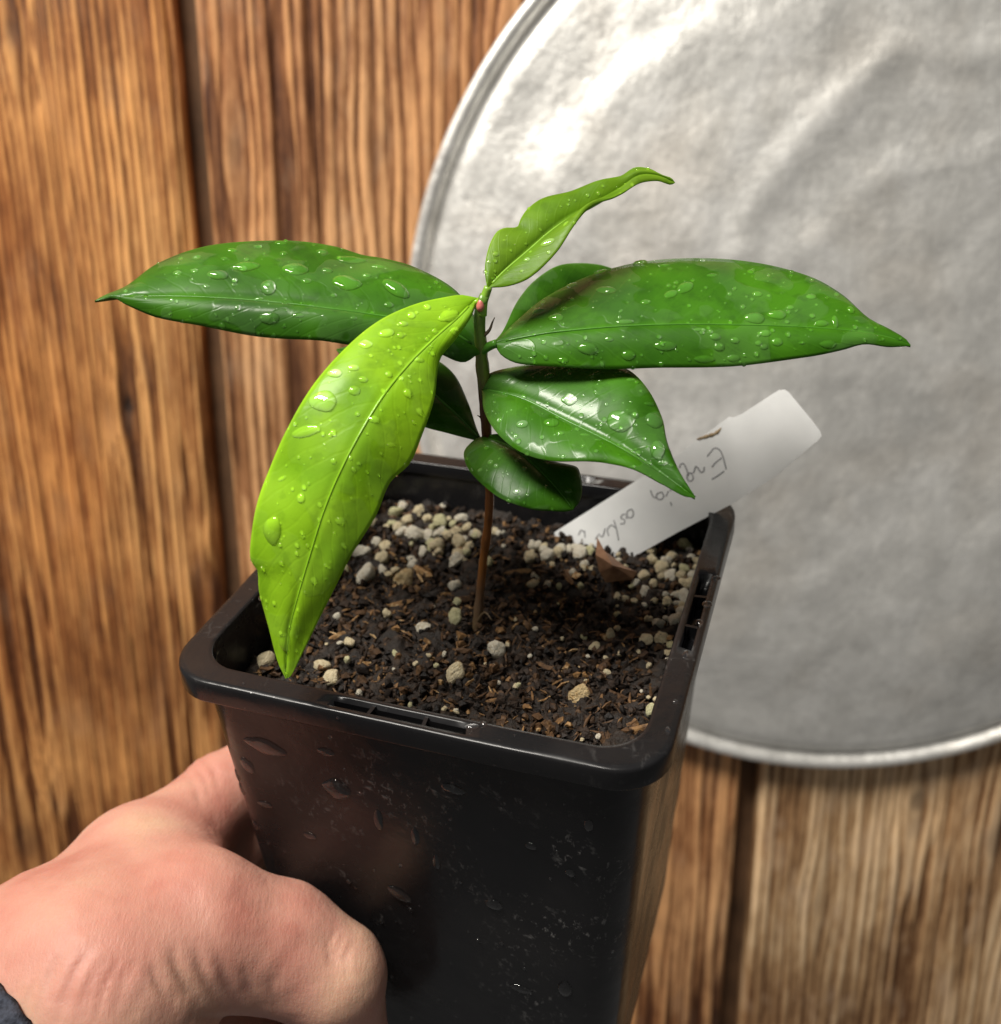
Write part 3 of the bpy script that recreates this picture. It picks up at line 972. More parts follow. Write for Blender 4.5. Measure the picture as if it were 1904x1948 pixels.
def leaf(label, mat, left, mid, right, d_left, d_mid, d_right, cup=0.0008, wave=0.0, drops=(), n_small=0, rib_mat=None, thick=.00032, nu=72, small=(1.6, 5.0), petiole=None, seed=0.0, fold=.0006):
    """three traced curves (left edge, midrib, right edge) from base to tip, each with its own distances"""
    def curve(pts, ds):
        n = len(pts)
        s = np.r_[0, np.cumsum(np.hypot(*np.diff(np.array(pts, float), axis=0).T))]; s /= s[-1]
        dd = np.interp(s, np.linspace(0, 1, len(ds)), ds)
        return catmull([px(x, y, d) for (x, y), d in zip(pts, dd)], nu)
    Lc, Mc, Rc = curve(left, d_left), curve(mid, d_mid), curve(right, d_right)
    nv = 12
    rows, uvs = [], []
    for i in range(nu):
        u = i / (nu - 1)
        row = []
        ax = Rc[i] - Lc[i]
        tv = Mc[min(i + 1, nu - 1)] - Mc[max(i - 1, 0)]
        n = np.cross(ax, tv); ln = np.linalg.norm(n)
        n = n / ln if ln > 1e-12 else np.zeros(3)
        if n @ FWD > 0: n = -n
        env = math.sin(math.pi * min(max(u, 0), 1)) ** .5
        for j in range(2 * nv + 1):
            t = (j - nv) / nv
            E_ = Lc[i] if t < 0 else Rc[i]
            a = abs(t)
            p = Mc[i] + (E_ - Mc[i]) * a + n * (cup * 4 * a * (1 - a) * env)
            p = p - n * fold * math.exp(-(a / .07) ** 2) * env * .5
            p = p + n * wave * a * env * float(N1(u * 7 + seed, t * 1.5, seed))
            p = p + n * 0.00005 * env * math.sin((u * 17 - a * 3.2) * 6.283) * a * (1 - a) * 2
            row.append(p); uvs.append((u, (t + 1) / 2))
        rows += row
    V = np.array(rows)
    w_ = 2 * nv + 1
    F = grid_faces(nu, w_)
    # normals for thickness
    G = V.reshape(nu, w_, 3)
    du = np.gradient(G, axis=0); dv = np.gradient(G, axis=1)
    nn = np.cross(dv, du); nn /= np.linalg.norm(nn, axis=2)[..., None] + 1e-12
    if (nn.reshape(-1, 3) @ FWD).mean() > 0: nn = -nn
    bvh = BVHTree.FromPolygons([Vector(v) for v in V], F)
    lowr = (G - nn * thick).reshape(-1, 3)
    n = len(V)
    F2 = [tuple(reversed([k + n for k in f])) for f in F]
    rim_f = []
    for i in range(nu - 1):
        rim_f.append((i * w_, n + i * w_, n + (i + 1) * w_, (i + 1) * w_))
        a = i * w_ + w_ - 1; b = a + w_
        rim_f.append((b, n + b, n + a, a))
    o = mesh_obj('leaf', np.vstack([V, lowr]), F + F2 + rim_f, mat, plant)
    o['label'] = label
    uvl = o.data.uv_layers.new(name='UVMap')
    uva = np.array(uvs + uvs, np.float32)
    idx = np.empty(len(o.data.loops), np.int32); o.data.loops.foreach_get('vertex_index', idx)
    uvl.data.foreach_set('uv', uva[idx].ravel())
    # midrib
    m_path = G[2:-2, nv] + nn[2:-2, nv] * .00004
    V2, F2 = tube(m_path, np.linspace(.00026, .00009, len(m_path)), 8)
    mesh_obj('midrib', V2, F2, rib_mat or mat, o)
    if petiole:
        P = catmull([px(*q) for q in petiole], 12)
        V3, F3 = tube(P, np.linspace(.0009, .0007, 12), 10)
        mesh_obj('petiole', V3, F3, rib_mat or mat, o)
    uvp, _ = unproj(V)
    bb = (uvp[:, 0].min(), uvp[:, 1].min(), uvp[:, 0].max(), uvp[:, 1].max())
    add_drops(o, bvh, drops, n_small, bb, small)
    return o

for nm, col in (('rib_green', (0.055, 0.19, 0.015)), ('rib_lime', (0.22, 0.44, 0.015)), ('rib_pale', (0.20, 0.38, 0.035))):
    M[nm] = simple(nm, col, 0.3, 250, .2, .0002)

Z1 = lambda L: [(142.7 + .4995 * a[0], 285.3 + .4995 * a[1], a[2] * .4995, (a[3] if len(a) > 3 else a[2]) * .4995, math.radians(a[4] if len(a) > 4 else 0)) for a in L]
Z2 = lambda L: [(808.5 + .4995 * a[0], 285.3 + .4995 * a[1], a[2] * .4995, (a[3] if len(a) > 3 else a[2]) * .4995, math.radians(a[4] if len(a) > 4 else 0)) for a in L]
Z3 = lambda L: [(333 + .3497 * a[0], 808 + .3497 * a[1], a[2] * .3497, (a[3] if len(a) > 3 else a[2]) * .3497, math.radians(a[4] if len(a) > 4 else 0)) for a in L]
Z5 = lambda L: [(808.5 + .2748 * a[0], 285.3 + .2748 * a[1], a[2] * .2748, (a[3] if len(a) > 3 else a[2]) * .2748, math.radians(a[4] if len(a) > 4 else 0)) for a in L]

# long leaf reaching left
leaf('long dark green leaf reaching out to the left of the stem', M['leaf_dark'],
     [(912, 660), (905, 610), (865, 552), (790, 510), (730, 492), (690, 484), (640, 468), (560, 459), (480, 461), (380, 474), (300, 501), (240, 543), (200, 561), (180, 572)],
     [(912, 664), (860, 632), (800, 612), (742, 602), (620, 584), (492, 570), (380, 563), (290, 562), (225, 565), (180, 572)],
     [(912, 672), (880, 690), (820, 668), (740, 660), (640, 653), (520, 645), (400, 628), (300, 605), (245, 582), (215, 566), (180, 572)],
     [.1815, .1890, .1910, .190, .186, .1790], [.1815, .1800, .1785, .178, .177, .1780], [.1812, .1795, .1775, .177, .1765, .1775],
     cup=.0012, wave=.0008, n_small=130, rib_mat=M['rib_green'], seed=2.0,
     drops=Z1([(545,478,40,25,0),(650,445,55,26,20),(840,455,50,36),(1050,420,55,25,10),(1030,505,55,40),(1222,530,62,32,-38),(740,640,40,22),(940,390,22,16),(785,355,25,15),(600,383,20,14),(465,410,18,14),(390,470,18,14),(455,462,14,12),(570,415,14,10),(795,395,14,14),(735,525,30,35),(895,595,10,8),(985,555,12,10),(1195,590,18,14),(1155,445,25,12),(560,668,14,12),(410,655,10,8),(270,455,12,8),(700,570,18,10),(800,585,16,9),(640,455,14),(700,370,14),(880,500,20,14),(1110,480,18,12),(960,460,22,16),(500,520,14,9),(620,600,12),(1060,640,14,9),(850,630,24,8)]))
# long leaf reaching right
leaf('broad long green leaf reaching out to the right, beaded with water', M['leaf_mid'],
     [(940, 652), (960, 632), (985, 608), (1040, 564), (1130, 520), (1230, 496), (1340, 491), (1450, 501), (1540, 525), (1600, 560), (1650, 604), (1690, 624), (1722, 643), (1732, 656)],
     [(940, 653), (1000, 640), (1060, 630), (1200, 618), (1330, 615), (1500, 619), (1620, 628), (1690, 641), (1732, 656)],
     [(940, 655), (955, 677), (990, 693), (1100, 700), (1250, 700), (1400, 697), (1540, 680), (1600, 668), (1645, 656), (1690, 660), (1732, 658)],
     [.1805, .1900, .1920, .1910, .184, .1770], [.1805, .1795, .1790, .1785, .178, .1770], [.1805, .1785, .1778, .1775, .1770, .1768],
     cup=.0010, wave=.0005, n_small=170, rib_mat=M['rib_green'], seed=5.0, petiole=[(916, 668, .1825), (928, 660, .1815), (944, 653, .1803)],
     drops=Z2([(820,430,28,16),(910,440,24,8),(1057,420,14,8),(1093,478,22,10),(690,535,40,22,-20),(935,550,30,18,30),(990,525,40,25,40),(430,615,26,20),(500,640,30,20),(760,655,36,10),(620,755,38,24),(775,780,28,18),(915,745,45,18),(525,800,22,10),(1065,795,40,14),(1175,792,26,14),(1105,710,22,14),(1120,750,22,16),(1180,725,18,12),(1295,698,24,14),(1340,730,22,16),(1290,750,16,10),(1270,735,14,10),(1535,738,32,14),(1435,735,14,6),(1255,640,40,25),(1340,628,36,22),(1470,560,20,14),(1510,660,26,14),(1560,655,12,28),(1265,550,20,14),(1240,465,14,14),(560,515,22,14),(670,465,26,12,20),(530,605,16,10),(560,570,10),(840,580,20,14),(370,655,14,6),(1040,685,20,8),(700,720,18,10),(1390,600,16,10),(1620,610,14,20)]))
# lime leaf hanging forward
leaf('bright lime green leaf hanging forward over the pot rim', M['leaf_lime'],
     [(906, 566), (880, 560), (850, 564), (790, 580), (720, 612), (660, 660), (600, 730), (545, 820), (515, 885), (490, 955), (478, 1030), (478, 1066), (490, 1083), (492, 1125), (510, 1195), (528, 1260), (543, 1291)],
     [(906, 568), (870, 605), (830, 640), (775, 695), (720, 765), (660, 870), (620, 960), (588, 1060), (562, 1150), (548, 1210), (543, 1291)],
     [(906, 570), (898, 600), (870, 641), (838, 682), (826, 760), (802, 830), (780, 880), (742, 918), (716, 980), (672, 1050), (640, 1112), (610, 1172), (576, 1242), (552, 1288), (543, 1291)],
     [.1775, .1745, .1690, .1665, .1665, .1690, .1725], [.1775, .1720, .1660, .1635, .1645, .1680, .1725], [.1775, .1730, .1690, .1675, .1680, .1700, .1725],
     cup=.0006, wave=.0012, n_small=130, rib_mat=M['rib_lime'], seed=9.0, petiole=[(914, 612, .1795), (912, 590, .1785), (904, 570, .1774)],
     drops=Z1([(1340,598,14),(1280,630,16),(1250,662,18,12),(1185,698,32,18,20),(1105,740,28,20),(990,850,30,20),(1060,830,22,14),(1097,873,18,14),(1063,916,24,20),(945,955,55,45),(880,1070,60,22,10),(983,1078,14),(1195,855,14),(1310,800,22,10),(1240,870,10),(1135,1025,24,14),(1310,995,14),(1265,925,18),(1205,1120,18,8),(985,1185,12),(860,1325,18),(790,1250,20,8,20),(890,1270,8),(1420,630,45,22,30),(1240,705,14),(1195,765,8),(1075,1005,10),(1060,1215,10),(1370,690,12),(1440,690,14),(1340,720,10)]) +
           Z3([(530,570,52,80,-10),(900,520,30,20),(695,605,14),(570,655,12),(720,655,12),(755,845,20),(600,1180,34,60,0),(640,350,12),(1000,210,14,10),(960,400,10)]))
# lower right leaf
leaf('pointed green leaf slanting down right under the broad leaf', M['leaf_mid'],
     [(916, 738), (925, 715), (955, 702), (1020, 690), (1110, 684), (1185, 699), (1232, 742), (1260, 792), (1270, 840), (1290, 890), (1322, 944)],
     [(916, 740), (990, 756), (1080, 800), (1180, 850), (1250, 895), (1322, 946)],
     [(916, 742), (922, 785), (950, 830), (990, 860), (1060, 879), (1150, 882), (1210, 895), (1260, 920), (1300, 944), (1322, 947)],
     [.1860, .1860, .1840, .1790, .1740, .1700], [.1860, .1800, .1760, .1730, .1700], [.1860, .1760, .1720, .1700, .1695],
     cup=.0011, wave=.0008, n_small=90, rib_mat=M['rib_green'], seed=14.0,
     drops=Z2([(475,860,20,12),(660,850,22,6),(665,880,8),(375,945,14),(285,1030,12),(345,1090,10),(370,1045,24,18),(445,1095,10),(515,1080,16,10),(480,1040,30,22),(690,970,8),(800,1010,14),(745,1060,8),(870,1030,34,34),(885,1140,28,38),(550,950,32,26),(740,1030,50,42),(610,1085,20,8),(660,1105,14,6),(905,1190,22,10),(855,968,24,8),(780,875,14,8)]))
# small lowest leaf
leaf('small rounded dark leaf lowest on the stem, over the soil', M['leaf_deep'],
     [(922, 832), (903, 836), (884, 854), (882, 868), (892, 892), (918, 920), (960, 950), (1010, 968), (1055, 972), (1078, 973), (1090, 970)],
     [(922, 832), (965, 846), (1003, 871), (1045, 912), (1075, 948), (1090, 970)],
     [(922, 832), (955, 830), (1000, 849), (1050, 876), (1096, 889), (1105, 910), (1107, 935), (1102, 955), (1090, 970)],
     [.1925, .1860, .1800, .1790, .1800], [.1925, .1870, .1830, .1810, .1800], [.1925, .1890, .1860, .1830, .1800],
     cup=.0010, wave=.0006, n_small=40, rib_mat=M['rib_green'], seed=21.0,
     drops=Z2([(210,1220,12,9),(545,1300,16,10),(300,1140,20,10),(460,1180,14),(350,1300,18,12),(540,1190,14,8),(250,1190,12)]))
# young leaf on top
leaf('small upright yellow green young leaf with a crinkled edge on top', M['leaf_young'],
     [(926, 548), (922, 512), (930, 470), (945, 440), (960, 431), (975, 430), (984, 428), (990, 412), (1005, 390), (1032, 371), (1080, 360), (1130, 345), (1180, 335), (1208, 319), (1238, 322), (1260, 334), (1276, 338), (1284, 347)],
     [(928, 548), (960, 515), (1000, 480), (1045, 440), (1085, 412), (1130, 388), (1180, 358), (1215, 334), (1250, 334), (1284, 347)],
     [(932, 548), (965, 545), (1010, 525), (1060, 476), (1095, 426), (1120, 397), (1180, 366), (1218, 345), (1250, 343), (1275, 352), (1284, 348)],
     [.1765, .1790, .1830, .1850, .1850], [.1765, .1790, .1815, .1840, .1850], [.1765, .1760, .1780, .1820, .1850],
     cup=.0006, wave=.0009, n_small=34, rib_mat=M['rib_pale'], seed=27.0, petiole=[(916, 600, .1785), (919, 575, .1775), (929, 546, .1765)],
     drops=Z5([(490,720,24,18),(440,775,16,12),(550,625,14,8),(850,640,55,28,15),(975,510,28,14,40),(705,760,24,18),(785,742,8),(700,650,16,10),(670,840,14),(540,850,14,10),(475,890,24,12),(730,705,12)]))
# dark leaf behind the right one
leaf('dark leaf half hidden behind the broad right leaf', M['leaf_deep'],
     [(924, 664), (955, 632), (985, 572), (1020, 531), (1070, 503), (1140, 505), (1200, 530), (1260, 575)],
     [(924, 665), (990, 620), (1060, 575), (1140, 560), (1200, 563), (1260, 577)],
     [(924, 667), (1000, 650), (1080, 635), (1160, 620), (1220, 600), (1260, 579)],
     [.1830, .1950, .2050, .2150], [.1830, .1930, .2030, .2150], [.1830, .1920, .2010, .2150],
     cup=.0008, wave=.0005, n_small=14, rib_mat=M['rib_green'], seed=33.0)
# dark leaf behind the lime one
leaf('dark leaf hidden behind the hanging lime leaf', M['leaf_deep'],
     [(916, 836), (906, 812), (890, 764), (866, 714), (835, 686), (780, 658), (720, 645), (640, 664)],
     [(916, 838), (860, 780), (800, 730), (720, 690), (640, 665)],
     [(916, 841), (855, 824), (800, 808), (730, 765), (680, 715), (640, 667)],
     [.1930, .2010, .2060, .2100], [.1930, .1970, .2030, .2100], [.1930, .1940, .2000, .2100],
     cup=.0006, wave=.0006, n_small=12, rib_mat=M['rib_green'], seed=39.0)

# ------------------------------------------------------------------ plant tag
def build_tag():
    A = l2w(on_pot_z(1030, 1028, SOIL_Z)); B = l2w(on_pot_z(1195, 1065, SOIL_Z)); Cc = px(1480, 800, .2190)
    n = np.cross(B - A, Cc - A); n /= np.linalg.norm(n)
    if n @ FWD > 0: n = -n
    def onp(x, y):
        d = ray_dir(x, y); return CAM + d * ((A - CAM) @ n) / (d @ n)
    out = [(930, 1090), (1030, 1028), (1160, 946), (1290, 864), (1376, 801), (1386, 793), (1396, 794), (1412, 787), (1470, 749), (1482, 742), (1492, 741), (1500, 746), (1520, 770), (1545, 800), (1560, 820), (1563, 829), (1556, 838), (1520, 868), (1480, 903), (1390, 960), (1290, 1012), (1195, 1065), (1100, 1116)]
    P = [onp(*p) for p in out]
    m = len(P); th = .0004
    V = np.array(P + [p - n * th for p in P])
    F = [tuple(range(m)), tuple(range(2 * m - 1, m - 1, -1))] + [(i, m + i, m + (i + 1) % m, (i + 1) % m) for i in range(m)]
    t = NT('white_tag_plastic')
    nz = t.noise(t.coord((120,) * 3), 1.0, 3)
    t.set(Base_Color=t.ramp(nz, [(0.3, (0.74, 0.75, 0.75)), (0.7, (0.83, 0.84, 0.84))]), Roughness=0.35)
    tr = t.add('ShaderNodeBsdfTranslucent'); tr.inputs[0].default_value = (0.85, 0.85, 0.83, 1)
    mx = t.add('ShaderNodeMixShader'); mx.inputs[0].default_value = 0.3
    t.link(t.bsdf.outputs[0], mx.inputs[1]); t.link(tr.outputs[0], mx.inputs[2]); t.link(mx.outputs[0], t.out.inputs[0])
    tag = mesh_obj('plant_tag', V, F, t.m, None, smooth=False, org=A)
    tag['label'] = 'white plastic plant tag with pencil handwriting stuck in the soil'
    tag['category'] = 'tag'
    M['pencil'] = simple('pencil_lead', (0.24, 0.24, 0.25), 0.5, 600, .3, .0001)
    q = lambda L: [(998.7 + .3247 * x, 722.8 + .3247 * y) for x, y in L]
    strokes = [[(1068,447),(1085,425),(1110,398),(1140,410),(1160,450),(1170,490),(1178,522)], [(1152,455),(1110,490),(1095,512)], [(1166,535),(1130,560),(1095,582)],
               [(1050,508),(1046,535),(1030,540),(1012,515),(1000,506),(992,530),(984,546)],
               [(975,545),(955,548),(950,580),(970,592),(985,575),(975,545)], [(958,560),(945,520),(928,490),(912,494),(905,515)],
               [(925,600),(905,590),(900,612),(918,622),(935,606)], [(890,615),(880,640),(872,620),(860,625),(852,650)],
               [(840,650),(825,682)], [(852,715),(858,735)],
               [(800,655),(775,665),(770,690),(795,700),(812,680),(800,655)], [(772,690),(750,682),(735,645)],
               [(625,755),(600,770),(600,800),(625,805),(635,780),(625,755)], [(600,790),(592,812)],
               [(590,785),(570,790),(562,808),(583,820),(580,840),(558,842)],
               [(520,820),(535,870),(548,938)], [(532,866),(505,850),(482,880),(490,912)],
               [(470,868),(452,918),(430,900)], [(428,908),(412,934)],
               [(348,882),(352,922)], [(348,892),(328,880),(314,908)]]
    V, F, base = [], [], 0
    for s in strokes:
        pts = catmull(np.array([onp(*p) for p in q(s)]) + n * .00005, max(6, 5 * len(s)))
        v, f = tube(pts, .00015, 6, flat=n)
        V.append(v); F += [tuple(i + base for i in g) for g in f]; base += len(v)
    mesh_obj('handwriting', np.vstack(V), F, M['pencil'], tag)
    # smear of dried mud on the edge
    M['mud'] = simple('dry_mud', (0.22, 0.16, 0.09), 0.8, 500, .4)
    sm = catmull(np.array([onp(*p) for p in [(1325, 836), (1345, 830), (1362, 824), (1372, 814)]]) + n * .0001, 14)
    v, f = tube(sm, .0004 * np.array([.2, .5, .8, .6, .9, 1, .7, 1.1, .9, .6, 1, .8, .5, .2]), 6, flat=n)
    mesh_obj('mud_smear', v, f, M['mud'], tag)
build_tag()

# ------------------------------------------------------------------ hand
def build_hand():
    J = lambda x, y, d: px(x, y, d)
    Wr = J(95, 1945, .200)
    arm = J(-330, 2200, .200)
    arm2 = J(-700, 2440, .200)
    cmc, mcp = J(205, 1880, .1905), J(395, 1780, .1985)
    tm, ip = J(530, 1800, .2040), J(632, 1856, .2045)
    tt, tt2 = J(658, 1990, .2150), J(664, 2065, .2215)
    imc = J(268, 1672, .222); ipip = J(420, 1516, .2435)
    L = lambda a, b, c: l2w((a, b, c))
    idip, itip = L(-.0500, .004, -.060), L(-.0472, .023, -.060)
    mmc = J(285, 1790, .238); mpip = L(-.0572, -.015, -.0720); mdip, mtip = L(-.0498, .006, -.0775), L(-.0465, .026, -.0775)
    rmc = J(290, 1900, .246); rpip = L(-.0590, -.012, -.094); rdip, rtip = L(-.0480, .006, -.094), L(-.0420, .022, -.094)
    lmc = J(290, 2010, .252); lpip = L(-.0570, -.010, -.110); ldip, ltip = L(-.0480, .004, -.110), L(-.0420, .016, -.109)
    caps = [ # a, b, ra, rb, blend
        (arm2, arm, .033, .031, .006), (arm, Wr, .031, .0250, .010),
        (Wr, imc, .0240, .0146, .008), (Wr, mmc, .022, .0145, .008), (Wr, rmc, .022, .0142, .008), (Wr, lmc, .021, .0135, .008),
        (imc, mmc, .0135, .0135, .008), (mmc, rmc, .0135, .0130, .008), (rmc, lmc, .013, .012, .008),
        (Wr, cmc, .0215, .0185, .008), (cmc, mcp, .0182, .0122, .010), (mcp, tm, .0124, .0114, .008), (tm, ip, .0114, .0100, .007), (ip, tt, .0100, .0086, .004), (tt, tt2, .0086, .0075, .003),
        ((cmc + Wr) / 2, (imc * .6 + Wr * .4), .017, .0125, .010), (J(330, 1775, .203), J(315, 1690, .219), .0115, .0115, .014), (J(140, 1840, .199), J(300, 1735, .2075), .0175, .0135, .014),
        (J(330, 1950, .226), J(455, 1975, .2335), .0150, .0120, .008), (imc, ipip, .0135, .0093, .006), (ipip, idip, .0092, .0080, .002), (idip, itip, .0080, .0066, .002),
        (mmc, mpip, .0125, .0095, .006), (mpip, mdip, .0094, .0083, .002), (mdip, mtip, .0083, .0068, .002),
        (rmc, rpip, .0120, .0090, .006), (rpip, rdip, .0088, .0078, .002), (rdip, rtip, .0078, .0065, .002),
        (lmc, lpip, .0108, .0078, .006), (lpip, ldip, .0076, .0068, .002), (ldip, ltip, .0068, .0058, .002),
    ]
    def rc(p, a, b, ra, rb):
        ba = b - a
        h = np.clip(((p - a) @ ba) / (ba @ ba), 0, 1)
        return np.linalg.norm(p - a - h[:, None] * ba, axis=1) - (ra + (rb - ra) * h)
    blobs = [(J(372, 1722, .199), .0085, .010), (ipip + POT_UP * .0004, .0092, .004)]
    def sdf(p):
        d = None
        for a, b, ra, rb, k in caps:
            e = rc(p, a, b, ra, rb)
            if d is None:
                d = e; continue
            h = np.maximum(k - np.abs(d - e), 0) / k
            d = np.minimum(d, e) - h * h * h * k / 6
        for c, r, k in blobs:
            e = np.linalg.norm(p - c, axis=1) - r
            h = np.maximum(k - np.abs(d - e), 0) / k
            d = np.minimum(d, e) - h * h * h * k / 6
        return d
    allp = np.array([c[0] for c in caps[1:]] + [c[1] for c in caps[1:]])
    lo, hi = allp.min(0) - .03, allp.max(0) + .03
    step = .0014
    n = np.ceil((hi - lo) / step).astype(int)
    gx, gy, gz = [lo[i] + step * np.arange(n[i]) for i in range(3)]
    G = np.stack(np.meshgrid(gx, gy, gz, indexing='ij'), -1).reshape(-1, 3)
    D = np.concatenate([sdf(G[i:i + 400000]) for i in range(0, len(G), 400000)]).reshape(n)
    # surface nets
    S = D < 0
    cnt = np.zeros(n - 1, int); acc = np.zeros((*(n - 1), 3)); num = np.zeros(n - 1)
    sl = lambda o: tuple(slice(o[i], n[i] - 1 + o[i]) for i in range(3))
    corners = [(i, j, k) for i in (0, 1) for j in (0, 1) for k in (0, 1)]
    for c in corners: cnt += S[sl(c)]
    for a in corners:
        for ax in range(3):
            if a[ax]: continue
            b = list(a); b[ax] = 1; b = tuple(b)
            da, db = D[sl(a)], D[sl(b)]
            cr = (da < 0) != (db < 0)
            t = np.where(cr, da / np.where(cr, da - db, 1), 0)
            for q in range(3):
                acc[..., q] += np.where(cr, a[q] + (t if q == ax else 0), 0)
            num += cr
    act = (cnt > 0) & (cnt < 8)
    ids = -np.ones(n - 1, int); ids[act] = np.arange(act.sum())
    cell = np.argwhere(act)
    V = lo + step * (cell + acc[act] / num[act][:, None])
    F = []
    for ax in range(3):
        o1, o2 = [(1, 2), (2, 0), (0, 1)][ax]
        a = [slice(1, n[i] - 1) for i in range(3)]; a[ax] = slice(0, n[ax] - 1)
        b = list(a); b[ax] = slice(1, n[ax])
        s1, s2 = S[tuple(a)], S[tuple(b)]
        idx = np.argwhere(s1 != s2)
        off = np.array([1, 1, 1]); off[ax] = 0
        idx = idx + off
        flip = (s1 != s2) & s1
        fl = flip[s1 != s2]
        e1, e2 = np.zeros(3, int), np.zeros(3, int); e1[o1] = 1; e2[o2] = 1
        g = lambda q: ids[q[:, 0], q[:, 1], q[:, 2]]
        quad = np.stack([g(idx - e1 - e2), g(idx - e2), g(idx), g(idx - e1)], 1)
        ok = (quad >= 0).all(1)
        quad, fl = quad[ok], fl[ok]
        quad[~fl] = quad[~fl][:, ::-1]
        F += quad.tolist()
    def grad(p):
        e = .0003
        return np.stack([(sdf(p + v) - sdf(p - v)) / (2 * e) for v in np.eye(3) * e], 1)
    for _ in range(2):
        g = grad(V); V = V - sdf(V)[:, None] * g / (np.linalg.norm(g, axis=1)[:, None] ** 2 + 1e-9)
    g = grad(V); g /= np.linalg.norm(g, axis=1)[:, None] + 1e-12
    # refine once so that creases have something to bend
    me = bpy.data.meshes.new('tmp'); me.from_pydata(V.tolist(), [], F)
    bm = bmesh.new(); bm.from_mesh(me)
    bmesh.ops.subdivide_edges(bm, edges=bm.edges[:], cuts=1, use_grid_fill=True)
    V = np.array([v.co for v in bm.verts]); F = [tuple(v.index for v in f.verts) for f in bm.faces]; bm.free()
    g = grad(V); V = V - sdf(V)[:, None] * g / (np.linalg.norm(g, axis=1)[:, None] ** 2 + 1e-9)
    g /= np.linalg.norm(g, axis=1)[:, None] + 1e-12
    # creases and tendons
    uv, dep = unproj(V)
    facing = (g @ FWD) < 0.25
    H = np.zeros(len(V))
    def groove(pts, depth, wid, near=.206):
        nonlocal H
        qq = catmull(np.array(pts, float), 30)
        d = np.full(len(V), 1e9); tt_ = np.zeros(len(V))
        for i, a in enumerate(qq):
            e = np.hypot(uv[:, 0] - a[0], uv[:, 1] - a[1])
            m = e < d; d[m] = e[m]; tt_[m] = i / 29
        env = np.sin(np.pi * np.clip(tt_, .02, .98)) ** .6
        H += np.where(facing & (dep < near), depth * env * np.exp(-(d / wid) ** 2), 0)
    for x0, y0, x1, y1, dp in [(285, 1830, 345, 1915, .0007), (322, 1800, 392, 1912, .0009), (368, 1796, 432, 1915, .0009), (415, 1818, 470, 1918, .0007), (462, 1838, 510, 1925, .0006), (515, 1855, 548, 1932, .0005)]:
        groove([(x0, y0), ((x0 + x1) / 2 - 8, (y0 + y1) / 2 + 6), (x1, y1)], -dp * .65, 11)
    for k in range(16):
        x0 = 15 + k * 14 + random.uniform(-6, 6); y0 = 1800 + random.uniform(-25, 25) + abs(k - 5) * 4
        groove([(x0 + 40, y0), (x0 + 10, y0 + 55), (x0 - 8, y0 + 130)], -.00022 * random.uniform(.6, 1.3), 8)
    groove([(560, 1790), (615, 1800), (650, 1845)], -.0005, 26)
    groove([(430, 1690), (490, 1720), (560, 1745)], -.0005, 22)
    groove([(370, 1936), (440, 1945), (520, 1950)], -.001, 10)
    for q in (0, 16, 34):
        groove([(345 + q, 1462 - q * .8), (372 + q, 1492 - q * .8), (382 + q, 1530 - q * .8)], -.00040, 7, .27)
    for q in (0, 14, 30):
        groove([(640 + q, 1768 + q * .8), (628 + q, 1800 + q * .8), (632 + q, 1842 + q * .8)], -.00030, 6)
    H += 0.00010 * fbm(N1, V[:, 0] * 260, V[:, 1] * 260, V[:, 2] * 260, 2)
    V = V + g * H[:, None]
    t = NT('skin')
    n1 = t.noise(t.coord((55,) * 3), 1.0, 3, 0.5)
    n2 = t.noise(t.coord((220,) * 3), 1.0, 4, 0.6)
    c = t.ramp(n1, [(0.32, (0.455, 0.185, 0.14)), (0.50, (0.52, 0.268, 0.203)), (0.68, (0.55, 0.345, 0.238))])
    c = t.mix(t.range(n2, 0.35, 0.65, 0, 0.35), c, (0.47, 0.20, 0.145))
    vor = t.add('ShaderNodeTexVoronoi', feature='DISTANCE_TO_EDGE'); vor.inputs['Scale'].default_value = 1.0
    t.link(t.coord((1900, 900, 1500), rot=(.3, .4, .8)), vor.inputs['Vector'])
    t.set(Base_Color=c, Roughness=t.range(n2, 0.3, 0.7, 0.46, 0.62), Subsurface_Weight=0.35, Subsurface_Scale=0.004, Subsurface_Radius=(1.0, 0.35, 0.2), Specular_IOR_Level=0.42)
    b = t.bump(t.range(vor.outputs['Distance'], 0, .18, 0, 1), 0.09, 0.00018)
    lines = t.noise(t.coord((1500, 420, 420), rot=(0.2, 0.55, 0.9)), 1.0, 4, 0.65)
    b = t.bump(lines, 0.35, 0.00040, b)
    b = t.bump(n2, 0.35, 0.0006, b)
    t.set(Normal=b)
    person = thing('person', 'hand in a dark knit sleeve gripping the black pot, thumb across its front', 'person', Wr)
    mesh_obj('hand', V, F, t.m, person)
    # knitted cuff
    ax = (arm - Wr) / np.linalg.norm(arm - Wr)
    e1 = np.cross(ax, FWD); e1 /= np.linalg.norm(e1); e2 = np.cross(ax, e1)
    rows, nr, na = [], 90, 220
    edge = J(30, 1888, .1725); s0 = float((edge - Wr) @ ax)
    ss = s0 + np.linspace(0, .080, nr)
    dors = np.array([max(0.0, float((math.cos(a_) * e1 + math.sin(a_) * e2) @ (-DOWN))) for a_ in np.linspace(0, 2 * math.pi, na, endpoint=False)])
    lag = -.0010 + .050 * dors ** 3
    aa = np.linspace(0, 2 * math.pi, na, endpoint=False)
    Sg, Ag = np.meshgrid(ss, aa, indexing='ij')
    dirs = np.cos(Ag)[..., None] * e1 + np.sin(Ag)[..., None] * e2
    Sg = Sg + lag[None, :]
    c0 = Wr + Sg[..., None] * ax
    lo_, hi_ = np.full(Sg.shape, .004), np.full(Sg.shape, .05)
